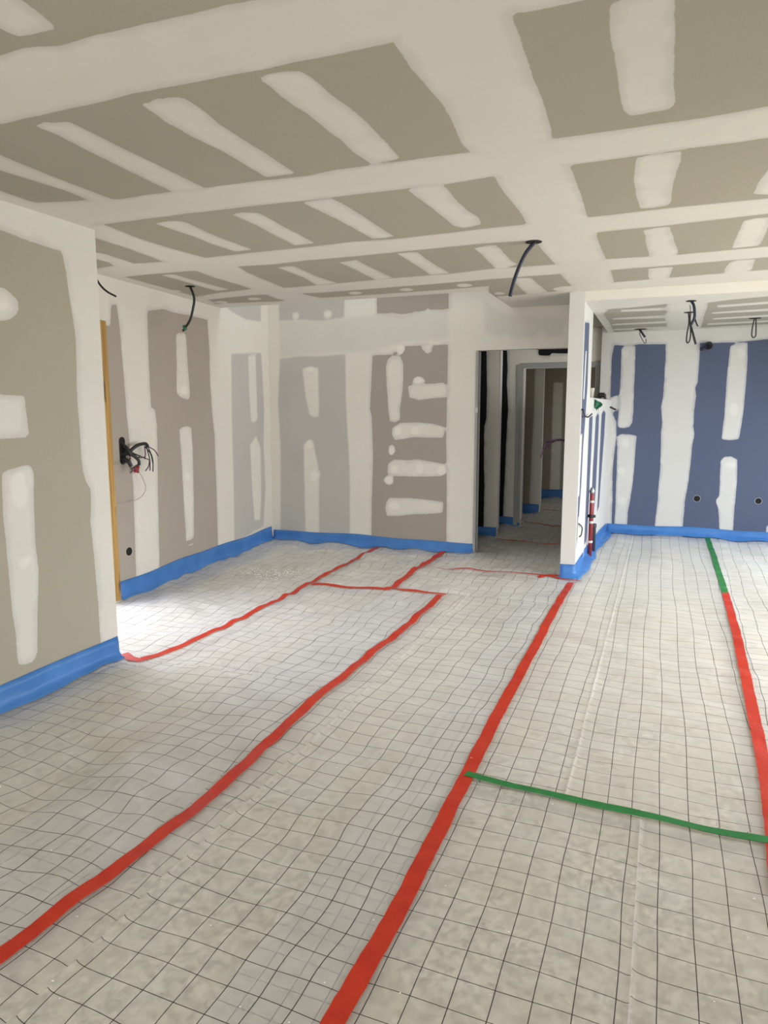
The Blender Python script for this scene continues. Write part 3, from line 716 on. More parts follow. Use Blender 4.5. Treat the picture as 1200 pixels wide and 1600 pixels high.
def film_blue():
    mt = base_mat('blue_film', (0.07, 0.235, 0.60), 0.35)
    k = NT(mt)
    v = k.vec()
    n = k.noise(v, 6, 4)
    k.put(k.b.inputs['Base Color'], k.mix(k.rng(n, 0.3, 0.7), (0.12, 0.36, 0.80), (0.085, 0.29, 0.68)))
    wr = k.noise(k.vec((1, 1, 0.35)), 22, 4)
    bp = k.n('ShaderNodeBump')
    bp.inputs['Strength'].default_value = 0.5
    bp.inputs['Distance'].default_value = 0.008
    k.put(bp.inputs['Height'], wr)
    k.put(k.b.inputs['Normal'], bp.outputs[0])
    tr = k.n('ShaderNodeBsdfTransparent')
    tr.inputs[0].default_value = (0.35, 0.60, 1.0, 1)
    ms = k.n('ShaderNodeMixShader')
    ms.inputs[0].default_value = 0.62
    k.nt.links.new(tr.outputs[0], ms.inputs[1])
    k.nt.links.new(k.b.outputs[0], ms.inputs[2])
    k.nt.links.new(ms.outputs[0], k.nt.nodes['Material Output'].inputs[0])
    return mt


M['film'] = film_blue()


def sheet_mat():
    """Milky polythene with a printed 10 cm grid, partly see-through."""
    mt = base_mat('polythene_grid_sheet', (0.80, 0.79, 0.75), 0.26)
    k = NT(mt)
    g = k.attr('grid')
    sp = k.n('ShaderNodeSeparateXYZ')
    k.put(sp.inputs[0], g.outputs['Vector'])
    lines = []
    for ax, w in ((0, 0.0150), (1, 0.0130)):
        fr = k.math('FRACT', k.math('ADD', sp.outputs[ax], 0.5))
        d = k.math('ABSOLUTE', k.math('SUBTRACT', fr, 0.5))
        lines.append(k.rng(d, w * 0.75, w * 1.15, 1, 0))
    line = k.math('MAXIMUM', lines[0], lines[1])
    v = k.vec()
    cr = k.noise(k.vec((1.0, 0.45, 1)), 11, 5, 0.6)
    fine = k.noise(v, 48, 5, 0.6)
    cloud = k.noise(v, 3.5, 4)
    c_ = k.mix(k.rng(cloud, 0.3, 0.7), (0.935, 0.94, 0.95), (0.90, 0.905, 0.91))
    fold = k.attr('fold').outputs['Fac']
    c_ = k.mix(fold, c_, (0.90, 0.89, 0.87))
    c_ = k.mix(line, c_, (0.012, 0.012, 0.016))
    k.put(k.b.inputs['Base Color'], c_)
    bp = k.n('ShaderNodeBump')
    bp.inputs['Strength'].default_value = 0.45
    bp.inputs['Distance'].default_value = 0.012
    k.put(bp.inputs['Height'], k.math('ADD', cr, k.math('MULTIPLY', fine, 0.22)))
    k.put(k.b.inputs['Normal'], bp.outputs[0])
    tr = k.n('ShaderNodeBsdfTransparent')
    tr.inputs[0].default_value = (0.97, 0.97, 0.96, 1)
    ms = k.n('ShaderNodeMixShader')
    lw = k.n('ShaderNodeLayerWeight')
    lw.inputs[0].default_value = 0.35
    cover = k.math('ADD', k.rng(cloud, 0.3, 0.7, 0.20, 0.34), k.math('MULTIPLY', k.math('POWER', lw.outputs['Facing'], 1.7), 0.66))
    cover = k.math('MAXIMUM', cover, k.math('MULTIPLY', line, 0.97))
    cover = k.math('MAXIMUM', cover, k.math('MULTIPLY', fold, 0.9))
    k.put(ms.inputs[0], cover)
    k.nt.links.new(tr.outputs[0], ms.inputs[1])
    k.nt.links.new(k.b.outputs[0], ms.inputs[2])
    k.nt.links.new(ms.outputs[0], k.nt.nodes['Material Output'].inputs[0])
    return mt


M['sheet'] = sheet_mat()


def floor_mat():
    """Sprayed foam insulation screed: pale, granular."""
    mt = base_mat('sprayed_screed', (0.55, 0.50, 0.41), 0.9)
    k = NT(mt)
    v = k.vec()
    n1 = k.noise(v, 34, 8, 0.72)
    n2 = k.noise(v, 2.5, 4)
    vo = k.n('ShaderNodeTexVoronoi')
    k.put(vo.inputs['Vector'], v)
    vo.inputs['Scale'].default_value = 75
    spots = k.rng(vo.outputs['Distance'], 0.0, 0.28, 1, 0)
    c_ = k.mix(k.rng(n1, 0.41, 0.60), (0.46, 0.41, 0.29), (0.97, 0.92, 0.77))
    c_ = k.mix(k.rng(n2, 0.4, 0.75, 0, 0.7), c_, (0.76, 0.66, 0.46))
    c_ = k.mix(k.math('MULTIPLY', spots, k.rng(n1, 0.45, 0.65)), c_, (0.82, 0.79, 0.72))
    k.put(k.b.inputs['Base Color'], c_)
    bp = k.n('ShaderNodeBump')
    bp.inputs['Strength'].default_value = 0.6
    bp.inputs['Distance'].default_value = 0.006
    k.put(bp.inputs['Height'], n1)
    k.put(k.b.inputs['Normal'], bp.outputs[0])
    return mt


M['floor'] = floor_mat()

# ------------------------------------------------------------------ the building
far_x = lambda y: -4.0 - 0.095 * (y - 4.3)
low_x = lambda y: -0.70 + 0.042 * (y - 7.2)

floor_bm = box_bm(bmesh.new(), (-4.8, -2.1, -0.20), (3.2, 12.9, -0.022))
bm_obj('floor', floor_bm, M['floor'], kind='structure')

panel('ceiling', lambda a, b: (a, b, CEIL), (0, 0, -1), (-4.6, 3.0), (-2.0, 12.6), M['ceil'],
      MARKS['ceiling'], 'p', holes=[(-4.6, -1.472, 6.085, 7.2)], step=0.023, thick=0.24)
panel('ceiling_kitchen', lambda a, b: (a, b, KCEIL), (0, 0, -1), (-0.6895, 2.7), (6.43, 9.14), M['ceil'],
      MARKS['kceiling'], 'c', step=0.03, thick=0.08)

panel('wall_near_left', lambda a, b: (-3.06, a, b), (1, 0, 0), (-2.0, 3.26), (-0.03, CEIL), M['near'],
      MARKS['near'], 'c', step=0.03, thick=0.10)
panel('wall_far_left', lambda a, b: (far_x(a), a, b), (1, 0, 0), (3.05, 7.2), (-0.03, 4.3), M['far'],
      MARKS['far'], 'c', holes=[(3.22, 4.235, -0.03, 2.20)], step=0.025, thick=0.16)
panel('wall_alcove_side', lambda a, b: (a, 3.12, b), (0, 1, 0), (-4.1, -3.11), (-0.03, CEIL), M['plain'], step=0.3)
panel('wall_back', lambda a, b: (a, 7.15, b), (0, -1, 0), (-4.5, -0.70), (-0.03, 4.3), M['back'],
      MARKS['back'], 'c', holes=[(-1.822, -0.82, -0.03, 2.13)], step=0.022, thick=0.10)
panel('wall_stairwell_front', lambda a, b: (a, 6.083, b), (0, 1, 0), (-4.3, -1.47), (CEIL + 0.24, 4.3), M['plain'], step=0.3, thick=0.06)
panel('wall_stairwell_side', lambda a, b: (-1.47, a, b), (-1, 0, 0), (6.0, 7.15), (CEIL + 0.24, 4.3), M['plain'], step=0.3, thick=0.06)
panel('ceiling_stairwell', lambda a, b: (a, b, 4.3), (0, 0, -1), (-4.6, -1.3), (5.9, 7.3), M['plain'],
      holes=[(-4.0, -1.8, 6.2, 7.0)], step=0.3, thick=0.1)

panel('wall_partition', lambda a, b: (-0.69, a, b), (1, 0, 0), (6.43, 7.2), (-0.03, CEIL), M['kit'],
      MARKS['pillar'], 'c', step=0.015, thick=0.13)
panel('wall_kitchen_low', lambda a, b: (low_x(a), a, b), (1, 0, 0), (7.2, 9.12), (-0.03, 1.65), M['kit'],
      MARKS['low'], 'c', step=0.02, thick=0.13)
panel('wall_kitchen_back', lambda a, b: (a, 9.1, b), (0, -1, 0), (-0.76, 2.8), (-0.03, CEIL), M['kit'],
      MARKS['kback'], 'c', step=0.022, thick=0.10)
panel('wall_kitchen_right', lambda a, b: (2.55, a, b), (-1, 0, 0), (6.43, 9.2), (-0.03, CEIL), M['plain'],
      holes=[(6.95, 8.65, 0.6, 2.2)], step=0.3, thick=0.2)
panel('wall_right', lambda a, b: (2.85, a, b), (-1, 0, 0), (-2.0, 6.43), (-0.03, CEIL), M['plain'],
      holes=[(2.9, 6.1, -0.03, 2.3)], step=0.3, thick=0.2)
panel('wall_right_return', lambda a, b: (a, 6.44, b), (0, -1, 0), (2.5, 3.0), (-0.03, CEIL), M['plain'], step=0.3, thick=0.1)
panel('wall_rear', lambda a, b: (a, -1.8, b), (0, 1, 0), (-3.2, 3.0), (-0.03, CEIL), M['plain'],
      holes=[(-2.1, 0.9, -0.03, 2.3)], step=0.3, thick=0.2)

# the hall behind the doorway: staggered wall ends, a framed opening, a room beyond
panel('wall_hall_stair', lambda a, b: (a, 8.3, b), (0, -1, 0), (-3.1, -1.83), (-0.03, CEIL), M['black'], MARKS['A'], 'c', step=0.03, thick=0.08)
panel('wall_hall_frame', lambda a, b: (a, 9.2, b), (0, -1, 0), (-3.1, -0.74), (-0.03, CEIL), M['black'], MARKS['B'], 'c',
      holes=[(-1.715, -0.83, -0.03, 2.06)], step=0.03, thick=0.08)
panel('wall_hall_end', lambda a, b: (a, 10.5, b), (0, -1, 0), (-3.1, -1.675), (-0.03, CEIL), M['hall'], MARKS['C'], 'c', step=0.03, thick=0.08)
panel('wall_bedroom_back', lambda a, b: (a, 12.4, b), (0, -1, 0), (-3.1, 0.7), (-0.03, CEIL), M['hall'], MARKS['D'], 'p', step=0.03, thick=0.1)
panel('wall_hall_left', lambda a, b: (-3.0, a, b), (1, 0, 0), (7.25, 12.4), (-0.03, CEIL), M['plain'], step=0.4, thick=0.1)
panel('wall_bedroom_right', lambda a, b: (0.5, a, b), (-1, 0, 0), (9.2, 12.4), (-0.03, CEIL), M['plain'],
      holes=[(10.6, 11.8, 0.8, 2.0)], step=0.3, thick=0.1)

# ------------------------------------------------------------------ floor sheets
def swell(x, y):
    """Height of the loose sheet over the screed (m)."""
    r = np.random.RandomState(3)
    z = np.zeros_like(x)
    for wl, am in ((0.75, 0.0022), (0.52, 0.0019), (0.36, 0.0018), (0.27, 0.0015), (0.2, 0.0011)):
        for _ in range(3):
            a = r.uniform(0, math.pi)
            z = z + am * np.sin((x * math.cos(a) + y * math.sin(a)) * 2 * math.pi / wl + r.uniform(0, 6.28))
    loose = 0.55 + 0.75 * np.clip((-1.3 - x) / 0.6, 0, 1) + 0.5 * np.clip((y - 3.2) / 2.0, 0, 1)
    return np.clip(0.010 + z * loose, -0.012, 0.05)


def warp(x, y, seed, amp):
    r = np.random.RandomState(seed)
    wx, wy = np.zeros_like(x), np.zeros_like(x)
    for wl in (0.9, 0.55, 0.33, 0.22):
        for out in (wx, wy):
            a = r.uniform(0, math.pi)
            out += amp * wl * np.sin((x * math.cos(a) + y * math.sin(a)) * 2 * math.pi / wl + r.uniform(0, 6.28))
    return wx, wy


def sheet(rect, layer, label, off=(0.0, 0.0), amp=0.006, crease=None, rot=0.0, seed=1, step=0.03, left=None):
    x0, x1, y0, y1 = rect
    ex = []
    if crease is not None:
        ex = [crease + d for d in (-0.03, -0.02, -0.013, -0.009, -0.006, -0.004, -0.002, 0, 0.002, 0.004, 0.006, 0.009, 0.013, 0.02, 0.03)]
    us = np.unique(np.round(np.concatenate([np.linspace(x0, x1, int((x1 - x0) / step) + 2), [e for e in ex if x0 < e < x1]]), 4))
    vv = np.linspace(y0, y1, int((y1 - y0) / step) + 2)
    X, Y = np.meshgrid(us, vv, indexing='ij')
    cx = None
    Z = swell(X, Y) + layer * 0.0022
    fold = np.zeros_like(X)
    gx = (X - off[0]) * math.cos(rot) + (Y - off[1]) * math.sin(rot)
    gy = -(X - off[0]) * math.sin(rot) + (Y - off[1]) * math.cos(rot)
    wx, wy = warp(X, Y, seed, amp)
    gx, gy = gx + wx, gy + wy
    if crease is not None:
        d = X - crease
        Z = Z + 0.005 * np.exp(-(d / 0.008) ** 2) * (0.8 + 0.2 * np.sin(Y * 5))
        gy = gy + np.where(d > 0, 0.012, 0.0)
        gy = gy - 0.02 * np.exp(-(np.abs(d) / 0.05)) * np.sign(d)
        fold = np.exp(-(d / 0.0042) ** 2) * np.clip(0.25 + 0.65 * np.sin(Y * 1.9 + 0.9 + crease), 0, 1) * (0.3 if crease < -1 else 1.0) + (0.75 if crease > -0.1 else 0.0) * np.exp(-(d / 0.0042) ** 2)
    nu, nv = X.shape
    idx = np.arange(nu * nv).reshape(nu, nv)
    q = np.stack([idx[:-1, :-1], idx[1:, :-1], idx[1:, 1:], idx[:-1, 1:]], -1).reshape(-1, 4)
    if left is not None:
        ok = (X > left(Y)).ravel()
        q = q[ok[q].all(1)]
    me = bpy.data.meshes.new('polythene_sheet')
    me.from_pydata(np.stack([X, Y, Z], -1).reshape(-1, 3).tolist(), [], q.tolist())
    a = me.attributes.new('grid', 'FLOAT_VECTOR', 'POINT')
    a.data.foreach_set('vector', np.stack([gx / 0.0995, gy / 0.0985, gx * 0], -1).ravel().astype(np.float32))
    a = me.attributes.new('fold', 'FLOAT', 'POINT')
    a.data.foreach_set('value', fold.ravel().astype(np.float32))
    me.polygons.foreach_set('use_smooth', [True] * len(me.polygons))
    me.materials.append(M['sheet'])
    o = bpy.data.objects.new('polythene_sheet', me)
    col.objects.link(o)
    return finish(o, label=label, cat='plastic sheet', group='gridded polythene sheets on the floor')


sheet((-1.0, 0.60, -1.8, 2.66), 0, 'clear gridded plastic sheet in front of the long green tape', (-0.637, 1.536), 0.003, -0.006, 0.0, 11)
sheet((-1.0, 0.60, 2.62, 9.08), 0, 'clear gridded plastic sheet from the green cross tape to the blue kitchen wall', (-0.63, 2.71), 0.006, -0.289, 0.006, 12,
      left=lambda y: np.where(y < 6.38, -1.1, np.maximum(low_x(y) + 0.012, -0.675)))
sheet((0.50, 2.6, -1.8, 9.08), 1, 'clear gridded plastic sheet right of the red and green tape line', (0.53, 2.7), 0.007, None, -0.02, 13)
sheet((-2.12, -0.68, -1.8, 5.50), 1, 'clear gridded plastic sheet between the two long parallel red tapes', (-1.393, 1.492), 0.007, -1.436, -0.004, 14)
sheet((-3.05, -1.64, -1.8, 3.3), 2, 'clear gridded plastic sheet along the grey near-left wall', (-1.63, 1.53), 0.015, None, 0.03, 15)
sheet((-2.87, -1.64, 3.3, 5.40), 3, 'clear gridded plastic sheet inside the stepped red tape outline', (-1.66, 3.28), 0.018, None, 0.02, 16)
sheet((-4.22, -2.84, 3.0, 7.13), 2, 'clear gridded plastic sheet in the bright alcove left of the bent red tape', (-2.84, 3.3), 0.022, None, 0.05, 17, left=lambda y: far_x(y) + 0.015)
sheet((-2.86, -2.08, 5.34, 7.13), 1, 'small gridded plastic sheet between two red tapes at the back wall', (-2.1, 5.36), 0.02, None, 0.01, 18)
sheet((-2.10, -0.68, 5.45, 6.37), 2, 'gridded plastic sheet patch before the doorway, edged by red tape', (-2.1, 5.46), 0.014, None, 0.0, 19)
sheet((-2.10, -0.70, 6.34, 8.26), 0, 'shaded gridded plastic sheet running into the dark doorway', (-1.76, 6.35), 0.018, None, 0.01, 20)
sheet((-2.6, -0.80, 8.22, 12.38), 1, 'shaded plastic sheet deep in the hall beyond the doorway', (-1.76, 8.24), 0.02, None, 0.02, 21)


# ------------------------------------------------------------------ tapes
def tape(line, width, mat, label, cat, group, lift=0.011, seed=0, name='adhesive_tape'):
    r = random.Random(seed)
    pts = [Vector((x, y, 0)) for x, y in line]
    path = [pts[0]]
    for a, b in zip(pts, pts[1:]):
        n = max(1, int((b - a).length / 0.03))
        for i in range(1, n + 1):
            path.append(a.lerp(b, i / n))
    V, F = [], []
    for i, p in enumerate(path):
        t = (path[min(i + 1, len(path) - 1)] - path[max(i - 1, 0)]).normalized()
        n = Vector((-t.y, t.x, 0))
        w0 = width / 2 + r.uniform(-1, 1) * width * 0.025
        w1 = width / 2 + r.uniform(-1, 1) * width * 0.025
        for s in (-w0, -w0 * 0.33, w1 * 0.33, w1):
            q = p + n * s
            z = float(swell(np.array([q.x]), np.array([q.y]))[0]) + lift + r.uniform(0, 0.0008)
            V.append((q.x, q.y, z))
        for s in (w1, -w0):
            q = p + n * s
            z = float(swell(np.array([q.x]), np.array([q.y]))[0]) + lift - 0.0012
            V.append((q.x, q.y, z))
    for i in range(len(path) - 1):
        a, b = i * 6, i * 6 + 6
        for j in range(6):
            k_ = (j + 1) % 6
            F.append((a + j, a + k_, b + k_, b + j))
    e = (len(path) - 1) * 6
    F.append((5, 4, 3, 2, 1, 0))
    F.append(tuple(e + j for j in range(6)))
    return mesh_obj(name, V, F, mat, False, label=label, cat=cat, group=group)


RG = 'red tape strips on the floor sheets'
GG = 'green tape strips on the floor sheets'
R_, G_ = M['tape_red'], M['tape_green']
tape(LINES['tape_left'], 0.056, R_, 'long red tape strip running from the lower left to a stepped end', 'tape', RG, 0.0125, 1)
tape(LINES['tape_mid'], 0.060, R_, 'long wide red tape strip leading to the pillar by the doorway', 'tape', RG, 0.0085, 2)
tape(LINES['tape_right'], 0.056, R_, 'curving red tape strip that continues a green one toward the kitchen', 'tape', RG, 0.0085, 3)
tape(LINES['green_right'], 0.052, G_, 'short green tape strip ending at the blue kitchen wall', 'tape', GG, 0.0086, 4)
tape(LINES['green_cross'], 0.040, G_, 'long thin green tape strip laid across the room from the red tape', 'tape', GG, 0.0115, 5)
tape(LINES['tape_alcove'], 0.050, R_, 'bent red tape strip from the blue wall corner to the back wall', 'tape', RG, 0.0125, 6)
tape(LINES['tape_step'], 0.050, R_, 'short red cross tape joining two lengthwise red tapes near the back wall', 'tape', RG, 0.0145, 7)
tape(LINES['tape_wall'], 0.058, R_, 'red tape strip ending at the back wall under the filled brown board', 'tape', RG, 0.0155, 8)
tape(LINES['tape_short'], 0.040, R_, 'short red cross tape meeting the top end of the long left tape', 'tape', RG, 0.0150, 9)
tape(LINES['tape_door'], 0.030, R_, 'thin red tape strip crossing in front of the doorway to the pillar', 'tape', RG, 0.0130, 10)
tape(LINES['tape_patch'], 0.045, R_, 'tiny red tape scrap on the floor at the pillar foot', 'tape', RG, 0.0105, 11)
tape(LINES['tape_hall'], 0.030, R_, 'thin red tape line on the floor just inside the doorway', 'tape', RG, 0.0100, 12)
tape(LINES['tape_frame'], 0.050, R_, 'thin red tape line on the floor under the grey door frame', 'tape', RG, 0.0100, 13)
tape(LINES['tape_end'], 0.040, R_, 'farthest red tape line, on the floor past the grey door frame', 'tape', RG, 0.0100, 14)


# ------------------------------------------------------------------ blue edge film
def edge_film(path, top, flare, label, seed=0, wav=0.008):
    """Film turned up against the wall and out onto the floor; the room is on the left of the path."""
    r = np.random.RandomState(seed)
    pts = [Vector((x, y, 0)) for x, y in path]
    dense, corner = [pts[0]], [False]
    for a, b in zip(pts, pts[1:]):
        n = max(1, int((b - a).length / 0.04))
        for i in range(1, n + 1):
            dense.append(a.lerp(b, i / n))
    nP = len(dense)
    nrm = []
    for i in range(nP):
        ts = []
        if i > 0:
            ts.append((dense[i] - dense[i - 1]).normalized())
        if i < nP - 1:
            ts.append((dense[i + 1] - dense[i]).normalized())
        ns = [Vector((-t.y, t.x, 0)) for t in ts]
        n = sum(ns, Vector()).normalized()
        nrm.append(n / max(0.5, n.dot(ns[0])))
    s = np.arange(nP) * 0.04
    ph = r.uniform(0, 6.28, 6)
    wob = lambda f, k_: np.sin(s * f + ph[k_]) * 0.6 + np.sin(s * f * 2.3 + ph[k_ + 1]) * 0.4
    tz = top + wav * wob(3.1, 0)
    fl = flare * (1 + 0.30 * wob(4.3, 2))
    wr = 0.004 * wob(9.0, 3)
    V, F = [], []
    for i in range(nP):
        d3 = fl[i]
        q = dense[i] + nrm[i] * d3
        zf = float(swell(np.array([q.x]), np.array([q.y]))[0]) + 0.012
        q2 = dense[i] + nrm[i] * d3 * 0.5
        zf2 = float(swell(np.array([q2.x]), np.array([q2.y]))[0]) + 0.013
        for d, z in ((0.004, tz[i]), (0.006 + abs(wr[i]), tz[i] * 0.72), (0.007 + abs(wr[i]), tz[i] * 0.42),
                     (0.013, max(0.05, zf2 + 0.015)), (d3 * 0.5, zf2 + 0.004), (d3, zf)):
            V.append(dense[i] + nrm[i] * d + Vector((0, 0, z)))
    for i in range(nP - 1):
        for j in range(5):
            a = i * 6 + j
            F.append((a, a + 1, a + 7, a + 6))
    o = mesh_obj('edge_film', V, F, M['film'], True, label=label, cat='blue edge film', group='blue perimeter film along the walls')
    md = o.modifiers.new('thickness', 'SOLIDIFY')
    md.thickness = 0.0006
    return o


edge_film([(-3.06, 0.0), (-3.06, 3.255)][::-1], 0.150, 0.05, 'blue film along the foot of the near-left wall', 1)
edge_film([(far_x(7.12), 7.12), (far_x(4.30), 4.30)], 0.165, 0.05, 'blue film along the foot of the far-left wall beside the timber post', 2, 0.012)
edge_film([(-1.815, 7.15), (-4.25, 7.15)], 0.130, 0.05, 'blue film along the foot of the back wall left of the doorway', 3, 0.012)
edge_film([(low_x(9.06), 9.06), (low_x(7.2), 7.2), (-0.69, 7.1), (-0.69, 6.43), (-0.82, 6.43)], 0.130, 0.085, 'blue film wrapping the pillar foot and the low kitchen wall', 4)
edge_film([(2.5, 9.1), (-0.61, 9.1)], 0.125, 0.07, 'blue film along the foot of the blue kitchen wall', 5, 0.012)
edge_film([(-1.83, 8.3), (-2.6, 8.3)], 0.12, 0.04, 'dark blue film on the wall end just inside the doorway', 6)
edge_film([(-1.72, 9.2), (-2.5, 9.2)], 0.12, 0.04, 'dark blue film at the foot of the framed hall wall', 7)
edge_film([(-1.68, 10.5), (-2.6, 10.5)], 0.14, 0.04, 'blue film on the wall end seen inside the grey door frame', 8)
edge_film([(-0.9, 12.4), (-2.6, 12.4)], 0.16, 0.04, 'blue film at the farthest wall seen through the door frame', 9)

# ------------------------------------------------------------------ carpentry and metal
t_ = empty('timber_post', (-3.985, 4.265, 0.0), label='raw pine timber post standing against the far-left wall', cat='timber post')
fw = lambda y, d: far_x(y) + d
V = []
for z in (0.02, 2.195):
    for (y, d) in ((4.215, 0.0005), (4.300, 0.0005), (4.300, 0.022), (4.215, 0.022)):
        V.append((fw(y, d), y, z))
child(mesh_obj('board', V, [(0, 1, 2, 3)[::-1], (4, 5, 6, 7), (0, 1, 5, 4), (1, 2, 6, 5), (2, 3, 7, 6), (3, 0, 4, 7)], M['wood']), t_)
md = t_.children[0].modifiers.new('edges', 'BEVEL')
md.width = 0.002

stud = empty('metal_stud', (-1.815, 7.16, 0.0), label='bare steel stud lining the left edge of the doorway', cat='metal stud')
bm = bmesh.new()
for lo, hi in (((-1.826, 7.152, 0.0), (-1.822 + 0.006, 7.245, 2.125)), ((-1.826, 7.140, 0.0), (-1.80, 7.149, 2.125)),
               ((-1.826, 7.236, 0.0), (-1.798, 7.245, 2.125))):
    box_bm(bm, lo, hi)
child(bm_obj('channel', bm, M['frame_grey']), stud)
for z in (0.55, 0.62, 1.02, 1.33, 1.40, 1.45, 1.80, 1.87):
    bm = lathe_bm(bmesh.new(), (-1.817, 7.19, z), [(0.006, 0.0), (0.006, 0.003), (0.002, 0.006)], 10, 'X')
    child(bm_obj('screw', bm, M['steel'], True), stud)
bm = box_bm(bmesh.new(), (-1.828, 7.139, 1.50), (-1.796, 7.1395, 1.555))
child(bm_obj('patch_plate', bm, M['steel']), stud)

fr = empty('door_frame', (-1.27, 9.18, 0.0), label='grey primed door frame in the hall beyond the doorway', cat='door frame')


def frame_member(lo, hi, nm):
    bm_ = box_bm(bmesh.new(), lo, hi, 0.003)
    child(bm_obj(nm, bm_, M['frame_grey']), fr)


frame_member((-1.805, 9.180, 0.0), (-1.752, 9.2005, 2.105), 'jamb')
frame_member((-1.752, 9.190, 0.0), (-1.720, 9.2005, 2.064), 'jamb')
frame_member((-0.83, 9.190, 0.0), (-0.802, 9.2005, 2.064), 'jamb')
frame_member((-0.802, 9.180, 0.0), (-0.775, 9.2005, 2.135), 'jamb')
frame_member((-1.752, 9.180, 2.064), (-0.802, 9.2005, 2.125), 'head')

# bright corner beads on the wall ends in the hall
for (x, y, z1, lab) in ((-1.83, 8.3, 2.4, 'white corner bead on the wall end just inside the doorway'),
                        (-1.715, 9.2, 2.06, 'white corner bead along the grey door frame opening'),
                        (-1.675, 10.5, 2.4, 'white corner bead on the wall end past the door frame')):
    bm = bmesh.new()
    box_bm(bm, (x, y - 0.004, 0.10), (x + 0.012, y + 0.085, z1), 0.003)
    bm_obj('corner_bead', bm, M['white_plastic'], label=lab, cat='corner bead', group='corner beads in the hall')


# ------------------------------------------------------------------ cables
def ceiling_slot(name, x, y, z, w, d, parent):
    bm_ = bmesh.new()
    lathe_bm(bm_, (0, 0, 0), [(0.5, -0.0035), (0.5, -0.001), (0.42, 0.0)], 18)
    for v in bm_.verts:
        v.co = Vector((x + v.co.x * w, y + v.co.y * d, z + v.co.z))
    return child(bm_obj(name, bm_, M['dark_hole']), parent)


def cable(label, root, strands, group='loose cables hanging from the ceilings', slot=None, cat='cable', name='electric_cable'):
    e = empty(name, root, label=label, cat=cat, group=group)
    for (nm, pts, r, mt) in strands:
        child(tube(nm, pts, r, mt), e)
    if slot:
        ceiling_slot('outlet_hole', root[0], root[1], root[2], slot[0], slot[1], e)
    return e


K = M['black_plastic']
cable('black cable poking out of the ceiling behind the near-left wall corner', (-3.966, 4.15, CEIL),
      [('sheath', [(-3.966, 4.15, 2.534), (-3.915, 4.15, 2.482), (-3.866, 4.15, 2.42), (-3.81, 4.15, 2.376), (-3.736, 4.15, 2.34)], 0.0075, K)], slot=(0.06, 0.06))
c2 = cable('black cable with a green tip drooping from the ceiling by the far-left wall', (-3.681, 4.95, CEIL),
           [('sheath', [(-3.681, 4.95, 2.534), (-3.652, 4.95, 2.467), (-3.645, 4.95, 2.42), (-3.657, 4.95, 2.366), (-3.694, 4.95, 2.265), (-3.769, 4.95, 2.18)], 0.010, K),
            ('green_sleeve', [(-3.758, 4.95, 2.222), (-3.739, 4.95, 2.190)], 0.014, M['green_tip'])], slot=(0.085, 0.075))
cable('thick navy cable curving down from the middle of the main ceiling', (-0.796, 4.47, CEIL),
      [('sheath', [(-0.790, 4.47, 2.534), (-0.841, 4.47, 2.474), (-0.881, 4.47, 2.394), (-0.911, 4.47, 2.309), (-0.933, 4.47, 2.222)], 0.0125, M['blue_black']),
       ('bare_wire', [(-0.933, 4.47, 2.23), (-0.928, 4.47, 2.205), (-0.918, 4.47, 2.198)], 0.0025, M['grey_wire'])], slot=(0.10, 0.10))
cable('short black cable and thin wire loop at the left of the kitchen ceiling', (-0.31, 8.82, KCEIL),
      [('sheath', [(-0.327, 8.82, 2.454), (-0.297, 8.82, 2.412), (-0.259, 8.82, 2.36)], 0.012, K),
       ('bare_wire', [(-0.325, 8.82, 2.42), (-0.315, 8.82, 2.385), (-0.278, 8.82, 2.317), (-0.258, 8.82, 2.292), (-0.246, 8.82, 2.305), (-0.251, 8.82, 2.345)], 0.004, K)], slot=(0.14, 0.12))
cable('navy forked cable hanging nearest under the kitchen ceiling', (0.159, 6.76, KCEIL),
      [('sheath', [(0.159, 6.76, 2.454), (0.180, 6.76, 2.42), (0.190, 6.76, 2.37), (0.192, 6.76, 2.31), (0.170, 6.76, 2.255)], 0.0115, M['blue_black']),
       ('side_strand', [(0.192, 6.76, 2.32), (0.205, 6.76, 2.28), (0.224, 6.76, 2.238)], 0.006, M['blue_black']),
       ('bare_wire', [(0.150, 6.755, 2.42), (0.157, 6.755, 2.38), (0.160, 6.755, 2.30)], 0.003, K)], slot=(0.085, 0.09))
cable('looped black cable with a dangling tail under the kitchen ceiling', (0.166, 7.52, KCEIL),
      [('loop', [(0.160, 7.52, 2.454), (0.168, 7.52, 2.36), (0.158, 7.52, 2.26), (0.156, 7.52, 2.19), (0.170, 7.52, 2.168), (0.186, 7.52, 2.20), (0.188, 7.52, 2.28), (0.178, 7.52, 2.36), (0.176, 7.52, 2.454)], 0.0065, K),
       ('tail', [(0.172, 7.52, 2.40), (0.180, 7.52, 2.35), (0.211, 7.52, 2.249), (0.240, 7.52, 2.152)], 0.010, K)], slot=(0.095, 0.10))
cable('slim black cable loop hanging at the right of the kitchen ceiling', (0.805, 8.24, KCEIL),
      [('loop', [(0.800, 8.24, 2.454), (0.787, 8.24, 2.373), (0.784, 8.24, 2.297), (0.792, 8.24, 2.268), (0.806, 8.24, 2.262), (0.820, 8.24, 2.275), (0.822, 8.24, 2.308), (0.818, 8.24, 2.38), (0.812, 8.24, 2.454)], 0.006, K)], slot=(0.12, 0.09))

